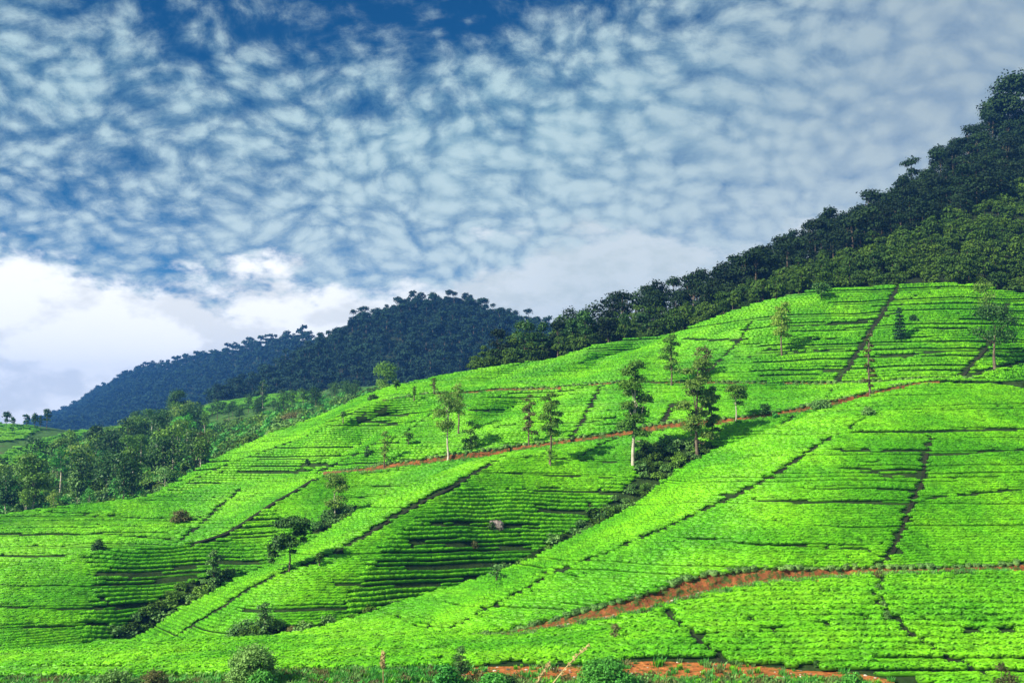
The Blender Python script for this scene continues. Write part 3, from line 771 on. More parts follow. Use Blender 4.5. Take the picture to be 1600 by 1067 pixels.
    for lp in lows.get(id(s), []):
        bb = np.where((Q[:, 0] > lp[:, 0].min() - 2) & (Q[:, 0] < lp[:, 0].max() + 2) & (Q[:, 1] > lp[:, 1].min() - 2) & (Q[:, 1] < lp[:, 1].max() + 2))[0]
        if len(bb):
            dd = np.hypot(Q[bb, None, 0] - lp[None, :, 0], Q[bb, None, 1] - lp[None, :, 1]).min(1)
            Q[bb[dd < lp[0, 2] + .12], 4] *= .42
    # bushes also grow wherever a row has left more than a stride of bare ground
    cs = 0.32; x0_, y0_ = P[..., 0].min() - 3, P[..., 1].min() - 3
    occ = np.zeros((int((P[..., 0].max() - x0_) / cs) + 12, int((P[..., 1].max() - y0_) / cs) + 12), bool)
    def mark(x, y, rad):
        k = int(math.ceil(rad / cs)); i = ((x - x0_) / cs).astype(int); j = ((y - y0_) / cs).astype(int)
        for a in range(-k, k + 1):
            for b in range(-k, k + 1):
                if math.hypot(a, b) * cs <= rad: occ[np.clip(i + a, 0, occ.shape[0] - 1), np.clip(j + b, 0, occ.shape[1] - 1)] = True
    mark(Q[:, 0], Q[:, 1], gap)
    for hp in holes.get(id(s), []): mark(hp[:, 0], hp[:, 1], hp[0, 2] + .1)
    w = (np.sqrt(det)).ravel() + 1e-9; N_ = int(min(60000, w.sum() / .35))
    c = r.choice(len(w), N_, p=w / w.sum()); ai, aj = np.unravel_index(c, det.shape)
    fx = PX[ai, aj] + r.uniform(-1, 1, N_); fy = PY[ai, aj] + r.uniform(-.5, .5, N_)
    FP = s.pt(fx, fy); ok = (fy > np.interp(fx, xs, y1) + .3) & (fy < np.interp(fx, xs, y0) - .3)
    for f in hole_extra: ok &= ~f(fx, fy)
    add = []
    for i in np.where(ok)[0]:
        a_, b_ = int((FP[i, 0] - x0_) / cs), int((FP[i, 1] - y0_) / cs)
        if not occ[a_, b_]:
            add.append(i); occ[a_ - 2:a_ + 3, b_ - 2:b_ + 3] = True
    if add:
        Q = np.concatenate([Q, np.c_[FP[add], np.zeros(len(add)), np.full(len(add), .85), fx[add], fy[add]]])
    # a few bushes have died
    dead = (r.random(len(Q)) < 0.004 + 0.07 * (vnoise(Q[:, 0] / 5 + 30, Q[:, 1] / 5) > .32))
    print('rows', seed, len(Q), 'filled', len(add))
    return Q[~dead]

def in_poly(poly):
    poly = np.asarray(poly, float)
    def f(px, py):
        c = np.zeros(px.shape, bool); j = len(poly) - 1
        for i in range(len(poly)):
            xi, yi = poly[i]; xj, yj = poly[j]
            c ^= ((yi > py) != (yj > py)) & (px < (xj - xi) * (py - yi) / (yj - yi + 1e-9) + xi)
            j = i
        return c
    return f

GC1 = [(1000, 745), (985, 720), (1000, 700), (1040, 690), (1105, 690), (1125, 705), (1100, 735), (1060, 765), (1000, 800), (920, 850), (850, 885), (780, 915), (700, 945), (790, 890), (870, 845), (930, 805), (970, 770)]
GC2 = [(360, 992), (390, 975), (440, 980), (520, 975), (600, 955), (640, 945), (560, 985), (440, 1010), (380, 1010)]
GD1 = [(170, 1002), (190, 975), (250, 935), (330, 897), (370, 895), (300, 965), (230, 1010)]
GD2 = [(485, 838), (505, 805), (545, 792), (562, 802), (530, 830)]
gullyC = in_poly(GC1); gullyC2 = in_poly(GC2); gullyD = in_poly(GD1); gullyD2 = in_poly(GD2)
tea = []
preY = lambda x, y: (y < np.interp(x, [p[0] for p in preA], [p[1] for p in preA])) & (x > 740)
tea.append(plant_rows(A, 0.68, (-190, 1840), 1, skip=.09, tilt=.40, smin=2.1, nz_=.5, gap=1.0, hole_extra=(preY,)))
tea.append(plant_rows(B, 0.44, (392, 1840), 2, skip=.10, smin=0.84))
tea.append(plant_rows(C, 0.46, (160, 1560), 3, skip=.05, hole_extra=(gullyC, gullyC2), smin=0.84))
tea.append(plant_rows(D_, 0.42, (-190, 798), 4, skip=.06, hole_extra=(gullyD, gullyD2), smin=0.84))
tea.append(plant_rows(E, 0.36, (-190, 556), 5, skip=.13, smin=0.95))
tea.append(plant_rows(U1, 0.42, (190, 1840), 6, skip=.13, smin=1.02))
tea.append(plant_rows(U2, 0.50, (190, 1840), 7, skip=.17, smin=1.02))
def fill(s, poly, spacing, seed):
    r = np.random.default_rng(seed); poly = np.asarray(poly, float); f = in_poly(poly)
    x0, y0 = poly.min(0); x1, y1 = poly.max(0)
    px = r.uniform(x0, x1, 6000); py = r.uniform(y0, y1, 6000); k = f(px, py); px, py = px[k], py[k]
    P = s.pt(px, py); keep = []
    for i, q in enumerate(P):
        if all(np.hypot(*(P[j, :2] - q[:2])) > spacing for j in keep): keep.append(i)
    tea.append(np.c_[P[keep], np.zeros(len(keep)), np.full(len(keep), .95), px[keep], py[keep]])
fill(A, [(640, 1010), (670, 1003), (760, 999), (800, 998), (790, 1006), (700, 1012)], .75, 1)
fill(B, [(640, 1001), (700, 990), (760, 982), (790, 984), (745, 994), (700, 1000)], .75, 2)
T_ = np.concatenate(tea)
print('tea bushes', [len(t) for t in tea], len(T_))

def attr(me, name, typ, data):
    a = me.attributes.new(name, typ, 'POINT')
    a.data.foreach_set('vector' if typ == 'FLOAT_VECTOR' else 'value', np.ascontiguousarray(data).ravel())

def instancer(name, pos, rot, scl, meshes, seed=0):
    """one object of countless plants: geometry nodes put a random one of the meshes on every point"""
    me = bpy.data.meshes.new(name)
    me.vertices.add(len(pos)); me.vertices.foreach_set('co', np.asarray(pos, np.float32).ravel())
    attr(me, 'rot', 'FLOAT_VECTOR', rot.astype(np.float32)); attr(me, 'scl', 'FLOAT_VECTOR', scl.astype(np.float32))
    attr(me, 'idx', 'INT', np.random.default_rng(seed).integers(0, len(meshes), len(pos)).astype(np.int32))
    o = bpy.data.objects.new(name, me); COL.objects.link(o)
    ng = bpy.data.node_groups.new(name, 'GeometryNodeTree')
    ng.interface.new_socket('Geometry', in_out='INPUT', socket_type='NodeSocketGeometry')
    ng.interface.new_socket('Geometry', in_out='OUTPUT', socket_type='NodeSocketGeometry')
    N = ng.nodes; L = ng.links
    gi = N.new('NodeGroupInput'); go = N.new('NodeGroupOutput')
    iop = N.new('GeometryNodeInstanceOnPoints'); jn = N.new('GeometryNodeJoinGeometry')
    for m in meshes:
        src = bpy.data.objects.new(name + '_source', m)
        oi = N.new('GeometryNodeObjectInfo'); oi.inputs['Object'].default_value = src; oi.inputs['As Instance'].default_value = True
        L.new(oi.outputs['Geometry'], jn.inputs[0])
    def na(nm, t):
        n = N.new('GeometryNodeInputNamedAttribute'); n.data_type = t; n.inputs['Name'].default_value = nm
        return next(s for s in n.outputs if s.enabled and s.name == 'Attribute')
    L.new(gi.outputs[0], iop.inputs['Points']); L.new(jn.outputs[0], iop.inputs['Instance'])
    iop.inputs['Pick Instance'].default_value = True
    L.new(na('idx', 'INT'), iop.inputs['Instance Index'])
    L.new(na('rot', 'FLOAT_VECTOR'), iop.inputs['Rotation']); L.new(na('scl', 'FLOAT_VECTOR'), iop.inputs['Scale'])
    L.new(iop.outputs[0], go.inputs[0])
    md = o.modifiers.new('plants', 'NODES'); md.node_group = ng
    return o

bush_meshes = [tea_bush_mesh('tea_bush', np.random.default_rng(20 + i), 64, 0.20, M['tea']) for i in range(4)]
r = np.random.default_rng(5)
n = len(T_)
slp = np.zeros((n, 3)); slp[:, 2] = T_[:, 3] + r.uniform(-.12, .12, n) + math.pi * r.integers(0, 2, n)
sz = r.uniform(.9, 1.1, n)
scl = np.c_[.98 * r.uniform(.85, 1.35, n), T_[:, 4] * np.where(np.arange(n) < len(tea[0]), .74, .95) * r.uniform(.92, 1.12, n), (0.32 + .48 * np.minimum(T_[:, 4], .95)) * sz]
vis = (T_[:, 5] > 0) & (T_[:, 5] < 1600) & (T_[:, 6] < 1067)
dist = np.linalg.norm(T_[:, :3], axis=1)
order = np.argsort(np.where(vis, dist, 1e9))[:300]
for k, i in enumerate(order):
    o = bpy.data.objects.new('tea_bush', bush_meshes[k % 4]); COL.objects.link(o)
    o.location = T_[i, :3]; o.rotation_euler = slp[i]; o.scale = scl[i]
    tag(o, 'clipped round tea bush in the nearest rows at the foot of the slope', 'tea bush', 'tea bushes in the nearest rows')
rest = np.ones(n, bool); rest[order] = False
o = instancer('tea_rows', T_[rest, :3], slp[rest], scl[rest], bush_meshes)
tag(o, 'clipped bright green tea bushes in contour rows over all the slopes', 'tea rows', kind='stuff')

# ------------------------------------------------------------------ forests
def scatter(s, spacing, seed, xr=None, mask=None, yclip=None):
    r = np.random.default_rng(seed)
    xs = np.arange(s.xs[0], s.xs[-1], 4.0)
    y0, _ = s.guide(0, xs); y1, _ = s.guide(-1, xs)
    T = np.linspace(0, 1, 80)
    PY = y0[None] + (y1 - y0)[None] * T[:, None]; PX = np.broadcast_to(xs[None], PY.shape)
    P = world(PX, PY, s.depth(PX, PY))
    a = np.diff(P, axis=0)[:, :-1]; b = np.diff(P, axis=1)[:-1]
    area = np.linalg.norm(np.cross(a, b), axis=-1)
    w = area.ravel(); N = int(w.sum() / spacing ** 2 * 2.2)
    c = r.choice(len(w), N, p=w / w.sum()); i, j = np.unravel_index(c, area.shape)
    fi, fj = r.random(N), r.random(N)
    px = xs[j] + 4 * fj; t = (T[i] + fi * (T[1] - T[0]))
    py = np.interp(px, xs, y0) + (np.interp(px, xs, y1) - np.interp(px, xs, y0)) * t
    if mask is not None:
        k = mask(px, py); px, py, t = px[k], py[k], t[k]
    Q = s.pt(px, py)
    g = {}; keep = []
    for n_, q in enumerate(Q):
        key = (int(q[0] // spacing), int(q[1] // spacing)); hit = False
        for dx in (-1, 0, 1):
            for dy in (-1, 0, 1):
                for m in g.get((key[0] + dx, key[1] + dy), ()):
                    if (Q[m, 0] - q[0]) ** 2 + (Q[m, 1] - q[1]) ** 2 < (spacing * .82) ** 2: hit = True; break
                if hit: break
            if hit: break
        if not hit: g.setdefault(key, []).append(n_); keep.append(n_)
    return Q[keep], px[keep], py[keep], t[keep]

def single_tree_mesh(name, h, w, kind, leafmat, bark, nleaf, lsz, seed, z0=.35):
    r = np.random.default_rng(seed); random.seed(seed)
    cl = {'tiered': lambda: shape_tiered(h, w, r, z0=z0), 'round': lambda: shape_round(h, w, r, z0=z0, n=9), 'shrub': lambda: shape_shrub(h, w, r, 6), 'cone': lambda: shape_cone(h, w, r)}[kind]()
    lv = clump_leaves(cl, nleaf, lsz, r, .4)
    rt = h * .018
    tr = join([tube([(0, 0, -1), (0.02 * h, 0, h * .4), (0, 0, h * .8)], [rt, rt * .8, rt * .3], 5)] + limbs_to(cl, (0, 0), h, r, n=4, rad=rt * .4))
    V, Fc = join([lv, tr])
    me = bpy.data.meshes.new(name); fill_mesh(me, V, Fc)
    me.materials.append(M[leafmat]); me.materials.append(M[bark])
    mi = np.zeros(len(Fc), np.int32); mi[len(lv[1]):] = 1
    me.polygons.foreach_set('material_index', mi)
    return me

def stuff_trees(name, Q, meshes, seed, label, cat, smin=.6, smax=1.35):
    r = np.random.default_rng(seed); n = len(Q)
    rot = np.zeros((n, 3)); rot[:, 2] = r.uniform(0, 6.28, n); sc = r.uniform(smin, smax, n)
    o = instancer(name, Q, rot, np.c_[sc * r.uniform(.85, 1.15, n), sc * r.uniform(.85, 1.15, n), sc], meshes, seed)
    tag(o, label, cat, kind='stuff'); return o

def lone_trees(name, Q, meshes, seed, label, cat, group, smin=.75, smax=1.3):
    r = np.random.default_rng(seed)
    for k, q in enumerate(Q):
        o = bpy.data.objects.new(name, meshes[k % len(meshes)]); COL.objects.link(o)
        o.location = q; o.rotation_euler.z = r.uniform(0, 6.28); sc = r.uniform(smin, smax); o.scale = (sc * r.uniform(.85, 1.15), sc * r.uniform(.85, 1.15), sc)
        tag(o, label, cat, group)

# right ridge: dark wood along the top, paler scrub below it
def ridge_line(px):   # picture row where the dark wood begins
    return np.interp(px, [720, 900, 1000, 1100, 1180, 1250, 1350, 1450, 1530, 1600, 1850], [545, 528, 515, 500, 470, 432, 402, 372, 335, 300, 240])
dark_t = [single_tree_mesh('wood_tree', (8.5, 9.5, 7, 6, 9.5)[i], (6.8, 5.5, 6, 7.5, 5.0)[i], k, 'forest', 'bark', (1500, 1000, 800, 1300, 800)[i], .46, 40 + i, (.25, .4, .3, .15, .5)[i]) for i, k in enumerate(('round', 'round', 'round', 'round', 'round'))]
scrub_t = [single_tree_mesh('scrub_tree', (3.6, 2.6, 4.8)[i], (4.0, 4.4, 3.2)[i], k, 'scrub', 'bark', 800, .38, 50 + i, .1) for i, k in enumerate(('round', 'shrub', 'round'))]
Q, px, py, t = scatter(R, 3.7, 11, mask=lambda x, y: (y < ridge_line(x)) & (x > 700))
inview = (px > -20) & (px < 1620)
sel = np.where(inview)[0]; sel = sel[np.argsort(Q[sel, 1])][:170]
lone = np.zeros(len(Q), bool); lone[sel] = True
print('ridge wood', len(Q))
lone_trees('wood_tree', Q[lone], dark_t, 1, 'dark tree in the front of the wood on the right-hand ridge', 'tree', 'dark trees of the ridge wood')
stuff_trees('ridge_wood', Q[~lone], dark_t, 2, 'dark wood covering the upper part of the right-hand ridge', 'wood')
Q, px, py, t = scatter(R, 2.7, 12, mask=lambda x, y: (y >= ridge_line(x) - 4) & (x > 740))
inview = (px > -20) & (px < 1620)
sel = np.where(inview)[0]; sel = sel[np.argsort(Q[sel, 1])][:290]
lone = np.zeros(len(Q), bool); lone[sel] = True
print('ridge scrub', len(Q))
lone_trees('scrub_tree', Q[lone], scrub_t, 3, 'low bushy tree on the scrub belt directly above the tea', 'bushy tree', 'bushy trees of the scrub belt')
stuff_trees('ridge_scrub', Q[~lone], scrub_t, 4, 'belt of green scrub between the tea and the dark ridge wood', 'scrub')

# skyline trees of the right ridge
gum_t = [single_tree_mesh('skyline_tree', 9.0, 4.6, 'tiered', 'forest', 'bark', 260, .55, 60 + i, .35) for i in range(4)]
sk = []
rr_ = np.random.default_rng(9)
for x in np.arange(1010, 1640, 9.0):
    x = x + rr_.uniform(-4, 4); y, _ = R.guide(-1, x); sk.append(R.pt(x, y + 3))
lone_trees('skyline_tree', np.array(sk), gum_t, 6, 'thin open-crowned tree standing against the sky along the right-hand ridge', 'tree', 'skyline trees of the right-hand ridge', .35, .85)

# middle hill and blue hill
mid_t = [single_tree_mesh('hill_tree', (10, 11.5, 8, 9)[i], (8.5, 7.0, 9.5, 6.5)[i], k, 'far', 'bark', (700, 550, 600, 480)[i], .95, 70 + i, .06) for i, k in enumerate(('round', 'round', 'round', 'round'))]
Q, px, py, t = scatter(Mh, 5.6, 13); print('mid hill', len(Q))
sel = np.argsort(-t)[:120]; lone = np.zeros(len(Q), bool); lone[sel] = True
stuff_trees('hill_forest', Q[~lone], mid_t, 5, 'dense dark forest covering the rounded hill in the middle', 'forest')
lone_trees('hill_tree', Q[lone] - np.array([0, 0, 2.6]), mid_t, 8, 'tree at the top of the rounded forested hill, against the sky', 'tree', 'skyline trees of the rounded hill', .6, 1.2)
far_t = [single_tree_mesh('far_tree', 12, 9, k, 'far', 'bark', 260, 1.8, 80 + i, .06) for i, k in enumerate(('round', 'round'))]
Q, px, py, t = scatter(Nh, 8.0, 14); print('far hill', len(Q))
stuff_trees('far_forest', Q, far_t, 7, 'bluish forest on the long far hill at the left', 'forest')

# ------------------------------------------------------------------ valley at the left
val_t = [single_tree_mesh('valley_tree', 12, (9.5, 7, 6.5, 9, 6, 6)[i], k, ('valley', 'oak', 'wispy', 'gully', 'bright', 'valley')[i], 'palebark', (1300, 900, 700, 1200, 800, 900)[i], .5, 90 + i, (.3, .5, .45, .2, .35, .55)[i]) for i, k in enumerate(('round', 'round', 'tiered', 'round', 'round', 'tiered'))]
val_d = [single_tree_mesh('valley_tree', 12, 9.0, k, 'darkleaf', 'bark', 1200, .58, 95 + i, .3) for i, k in enumerate(('tiered', 'round'))]
vmask = in_poly([(-40, 850), (-40, 770), (60, 752), (90, 730), (180, 702), (240, 680), (300, 668), (345, 680), (330, 705), (330, 740), (230, 830)])
Q, px, py, t = scatter(V, 9.0, 21, mask=vmask); print('valley', len(Q))
h = np.random.default_rng(3).random(len(Q)) < .30
lone_trees('valley_tree', Q[~h], val_t, 11, 'green tree in the wooded valley at the left', 'tree', 'green trees of the wooded valley', .4, 1.05)
lone_trees('valley_tree', Q[h], val_d, 12, 'dark tree in the wooded valley at the left', 'tree', 'dark trees of the wooded valley', .4, 1.0)
und = [single_tree_mesh('bush', 2.6, 3.6, 'shrub', m, 'bark', 260, .5, 100 + i) for i, m in enumerate(('valley', 'gully', 'bright', 'scrub'))]
Q, px, py, t = scatter(V, 3.0, 22, mask=in_poly([(-100, 860), (-100, 755), (60, 735), (90, 690), (250, 672), (340, 668), (440, 655), (500, 650), (560, 620), (640, 608), (640, 640), (240, 830)]))
stuff_trees('valley_undergrowth', Q, und, 13, 'undergrowth between the trees of the valley at the left', 'undergrowth')
# rough bushy slope right of the valley, and hedges on the small hills
rough_b = [single_tree_mesh('bush', 1.5, 2.4, 'shrub', m, 'bark', 160, .42, 110 + i) for i, m in enumerate(('bright', 'gully', 'bright', 'scrub'))]
Q, px, py, t = scatter(V, 2.1, 23, mask=in_poly([(330, 720), (325, 690), (400, 655), (500, 625), (560, 612), (620, 606), (520, 645), (420, 685), (350, 715)]))
print('rough', len(Q))
stuff_trees('bushy_slope', Q, rough_b, 14, 'overgrown bright green bushes on the slope behind the tea hill', 'bushes')
# far tea plots on the little hills
far_bush = [tea_bush_mesh('tea_bush_far', np.random.default_rng(130 + i), 24, .42, M['tea_far'], 1) for i in range(2)]
def vmask2(x, y):
    a = in_poly([(60, 690), (120, 674), (200, 666), (260, 655), (290, 650), (345, 628), (400, 622), (450, 615), (492, 614), (490, 626), (440, 636), (380, 640), (300, 652), (240, 672), (150, 690), (60, 712), (-60, 760), (-60, 730), (0, 712)])
    b = in_poly([(-60, 700), (-60, 660), (10, 664), (40, 664), (60, 672), (30, 690)])
    return a(x, y) | b(x, y)
Q, px, py, t = scatter(V, 1.75, 24, mask=vmask2); print('far tea', len(Q))
# snap to contour rows
zz = Q[:, 2]; keep = (np.mod(zz * 1.0 + Q[:, 1] * .08, 1.5) < 1.1)
Q = Q[keep]; r = np.random.default_rng(31)
o = instancer('distant_tea', Q, np.c_[np.zeros(len(Q)), np.zeros(len(Q)), r.uniform(-.3, .3, len(Q))], np.tile([2.3, 1.6, 1.2], (len(Q), 1)), far_bush)
tag(o, 'tea rows on the small distant hills beyond the valley', 'tea rows', kind='stuff')

Q, px, py, t = scatter(V, 9, 26, mask=in_poly([(180, 668), (260, 660), (350, 645), (440, 640), (560, 612), (560, 625), (400, 660), (250, 675)]))
lone_trees('hedge_tree', Q, val_d, 15, 'small dark tree in the belt beyond the valley, in front of the forested hills', 'tree', 'small trees beyond the valley', .35, .6)

# ------------------------------------------------------------------ scrub in the gullies and along the roads
gul = [single_tree_mesh('scrub', 1.5, 2.2, 'shrub', m, 'bark', 380, .25, 120 + i) for i, m in enumerate(('gully', 'scrub', 'gully', 'valley'))]
Qg = []
for k, (sh, sp, pl) in enumerate(((C, 1.1, GC1), (C, 1.4, GC2), (D_, 1.2, GD1), (D_, 1.5, GD2))):
    q, px, py, t = scatter(sh, sp, 31 + k, mask=in_poly(pl)); Qg.append(q)
Qg = np.concatenate(Qg); print('gully', len(Qg))
stuff_trees('gully_scrub', Qg, gul, 16, 'grey-green scrub filling the gullies between the tea spurs', 'scrub', .5, 1.25)

# unclipped, darker tea hedge along the upper edges of the roads
hed = [tea_bush_mesh('hedge_bush', np.random.default_rng(140 + i), 110, .2, M['gully'], 2) for i in range(3)]
hp = []
for s, k, x0, x1, dens in ((U1, 0, 500, 1470, .9), (B, 0, 745, 1600, .8), (U2, 0, 640, 1600, 1.0)):
    xs = np.arange(x0, x1, 1.0); y, _ = s.guide(k, xs); P = s.pt(xs, y - .5)
    d = np.r_[0, np.cumsum(np.linalg.norm(np.diff(P, axis=0), axis=1))]; q = np.arange(0, d[-1], dens)
    hp.append(np.c_[np.interp(q, d, P[:, 0]), np.interp(q, d, P[:, 1]) + .1, np.interp(q, d, P[:, 2]) - .12])
hp = np.concatenate(hp); r = np.random.default_rng(41); n = len(hp)
o = instancer('roadside_hedge', hp, np.c_[np.zeros(n), np.zeros(n), r.uniform(0, 3, n)], np.c_[r.uniform(.6, 1, n), r.uniform(.5, .8, n), r.uniform(.45, 1.0, n)], hed)
tag(o, 'ragged dark edge of unclipped tea above the earth roads', 'hedge', kind='stuff')

# ------------------------------------------------------------------ single trees and shrubs, one by one
PT = place_tree
HERO = [(.10, 0, .86, .40, .32, .14), (-.12, .05, .84, .26, .22, .12), (.28, 0, .80, .22, .2, .12), (.22, .1, .68, .18, .18, .08),
        (-.14, -.1, .56, .26, .24, .13), (-.26, -.1, .44, .24, .2, .11), (.06, -.1, .50, .20, .2, .11), (-.38, -.05, .30, .14, .14, .09), (-.42, 0, .18, .08, .08, .05), (.10, -.1, .36, .08, .08, .06), (.30, .1, .56, .08, .1, .06)]
PT('spreading_tree', C, 452, 893, 84, 66, 'round', 'hero', 'dark glossy tree with two stacked umbrella crowns on the spur at lower left', clumps=HERO, nleaf=4200, lsz=.26, trunk=.10)
PT('small_tree', C, 499, 891, 27, 14, 'round', 'oak', 'knee-high sapling just right of the dark umbrella-crowned tree', lsz=.18)
PT('silver_oak', C, 991, 732, 172, 58, 'tiered', 'oak', 'tallest tiered silver oak with a white trunk, below the middle road', bark='palebark', lsz=.30, nleaf=4800, z0=.28, trunk=.2)
PT('silver_oak', C, 1090, 716, 160, 54, 'tiered', 'wispy', 'pale drooping silver oak growing out of the scrubby gully', lsz=.28, nleaf=4200, z0=.2)
PT('silver_oak', C, 1112, 690, 92, 34, 'tiered', 'oak', 'slim silver oak close behind the pale drooping one in the gully', lsz=.28, nleaf=2000, z0=.2)
PT('silver_oak', U1, 1150, 657, 60, 38, 'round', 'oak', 'small round-headed tree on the road edge right of the gully oaks', bark='palebark', lsz=.26)
PT('silver_oak', U2, 1222, 557, 88, 36, 'tiered', 'wispy', 'lone brownish silver oak on the open slope below the forest edge', lsz=.30, nleaf=1500, z0=.36)
PT('silver_oak', U2, 1049, 606, 88, 36, 'tiered', 'oak', 'thin silver oak standing on the uppermost road behind the tallest one', lsz=.3, nleaf=1400, z0=.3)
PT('silver_oak', U2, 1098, 590, 52, 34, 'round', 'brown', 'brown-leaved tree behind the pale drooping oak', lsz=.3, nleaf=800, z0=.15)
PT('silver_oak', U1, 1359, 622, 108, 20, 'tiered', 'brown', 'narrow sparse tree with yellowish leaves crossing the uppermost road', lsz=.24, nleaf=900, z0=.15)
PT('conifer', U2, 1406, 534, 54, 26, 'cone', 'conifer', 'small dark conifer alone on the upper right tea slope', cat='conifer', lsz=.28)
PT('shrub', U2, 1427, 505, 16, 17, 'shrub', 'darkleaf', 'round dark shrub just above and right of the conifer', cat='shrub', lsz=.25)
PT('broad_tree', U2, 1555, 577, 108, 78, 'round', 'darkleaf', 'spreading dark-trunked tree at the far right of the upper slope', lsz=.32, nleaf=2200, z0=.4, trunk=.22)
PT('broad_tree', U2, 1541, 500, 62, 40, 'round', 'wispy', 'pale airy tree behind the spreading one at the far right', lsz=.32, nleaf=700, z0=.3)
PT('small_tree', U2, 1284, 471, 32, 30, 'round', 'darkleaf', 'dark little tree stepping out of the scrub at the top of the tea', lsz=.34, z0=.3)
PT('silver_oak', U1, 700, 714, 104, 52, 'round', 'wispy', 'airy tree with a straight white trunk beside the middle road', bark='palebark', lsz=.26, nleaf=1900, z0=.38, trunk=.14)
PT('silver_oak', U1, 716, 680, 85, 30, 'tiered', 'wispy', 'thin greyish tree rising behind the white-trunked one', lsz=.26, nleaf=700, z0=.4)
PT('silver_oak', U1, 736, 704, 52, 32, 'round', 'oak', 'leafy tree touching the white-trunked one on its right', lsz=.25, nleaf=900, z0=.1)
PT('silver_oak', U1, 827, 696, 84, 26, 'tiered', 'brown', 'thin brownish tree on the middle road, left of the dark-topped one', lsz=.25, nleaf=800, z0=.2)
PT('silver_oak', C, 860, 730, 120, 40, 'tiered', 'oak', 'tree with a heavy dark top and thin foot at the middle road', lsz=.27, nleaf=1800, z0=.42)
PT('small_tree', U1, 601, 728, 58, 20, 'tiered', 'wispy', 'slender faint tree near the left end of the middle road', lsz=.25, nleaf=350, z0=.2)
PT('shrub', U1, 574, 716, 24, 13, 'shrub', 'darkleaf', 'dark upright shrub left of the slender faint tree', cat='shrub', lsz=.24)
PT('small_tree', U1, 638, 697, 24, 16, 'round', 'oak', 'tiny tree on the tea between the faint tree and the white-trunked one', lsz=.25, nleaf=220)
PT('silver_oak', D_, 523, 812, 74, 42, 'round', 'wispy', 'yellowish tree in the gully left of the long bright spur', bark='palebark', lsz=.25, nleaf=1500, z0=.25)
PT('columnar_tree', D_, 333, 922, 64, 26, 'tiered', 'gully', 'dark columnar tree in the gully at lower left', lsz=.22, nleaf=1300, z0=.05)
PT('shrub', E, 283, 818, 28, 36, 'shrub', 'brown', 'wide brownish shrub on the tea slope at left', cat='shrub', lsz=.24, nleaf=900)
PT('shrub', E, 153, 864, 24, 25, 'shrub', 'darkleaf', 'round very dark shrub on the crest at lower left', cat='shrub', lsz=.22)
PT('small_tree', C, 413, 995, 58, 28, 'tiered', 'gully', 'feathery grey-green sapling behind the big foreground shrub', lsz=.2, nleaf=800, z0=.02)
PT('shrub', C, 372, 998, 30, 40, 'shrub', 'gully', 'low yellow-green shrub left of the feathery sapling', cat='shrub', lsz=.2)
PT('shrub', C, 455, 992, 18, 22, 'shrub', 'brown', 'small russet shrub right of the feathery sapling', cat='shrub', lsz=.2)
PT('small_tree', B, 776, 911, 27, 28, 'round', 'gully', 'small twiggy shrub tree on the crest of the big right hill', lsz=.18, nleaf=200, z0=.35)
PT('small_tree', U2, 619, 612, 20, 15, 'round', 'darkleaf', 'small dark round-headed tree on the back tea crest', lsz=.3)
PT('broad_tree', V, 601, 622, 60, 46, 'round', 'oak', 'large rounded tree showing its crown behind the back tea crest', lsz=.45, nleaf=1500, z0=.2)
PT('shrub', U2, 583, 626, 14, 20, 'shrub', 'darkleaf', 'flat dark bush on the back slope, left of the small round-headed tree', cat='shrub', lsz=.28)
PT('small_tree', U2, 536, 657, 15, 10, 'round', 'darkleaf', 'tiny dark tree on the rounded back hill', lsz=.28)
PT('small_tree', U2, 647, 624, 20, 8, 'tiered', 'oak', 'thin sapling beside the start of the uppermost road', lsz=.24, nleaf=160)
PT('small_tree', U2, 678, 617, 28, 10, 'tiered', 'brown', 'brownish sapling on the uppermost road, right of the thin one', lsz=.24, nleaf=200)
PT('shrub', U1, 480, 727, 13, 10, 'shrub', 'darkleaf', 'tiny dark tuft on the lower flank of the rounded back hill', cat='shrub', lsz=.24)
PT('shrub', U1, 1196, 650, 24, 20, 'shrub', 'darkleaf', 'rounded bush on the middle road, right of the round-headed tree', cat='shrub', lsz=.24)
PT('shrub', C, 1212, 656, 14, 12, 'shrub', 'bright', 'small light bush touching the rounded one on the middle road', cat='shrub', lsz=.22)
PT('shrub', B, 1357, 652, 20, 24, 'shrub', 'gully', 'light bush at the crest of the big right hill', cat='shrub', lsz=.2)
PT('shrub', C, 1282, 640, 20, 40, 'shrub', 'gully', 'pale broad bush beside the middle road near its upper end', cat='shrub', lsz=.2)
PT('shrub', U2, 1498, 598, 16, 26, 'shrub', 'tea', 'rounded green bush where the path meets the uppermost road', cat='shrub', lsz=.24)
PT('shrub', U2, 1570, 600, 16, 70, 'shrub', 'tea', 'long green bush bordering the uppermost road at far right', cat='shrub', lsz=.24)
PT('small_tree', C, 860, 733, 34, 16, 'round', 'oak', 'low sapling at the foot of the dark-topped tree', lsz=.2, nleaf=160)
PT('sapling', A, 961, 1003, 30, 20, 'round', 'brown', 'faint bare-looking sapling among the tea below the orange road', lsz=.15, nleaf=160, z0=.3)
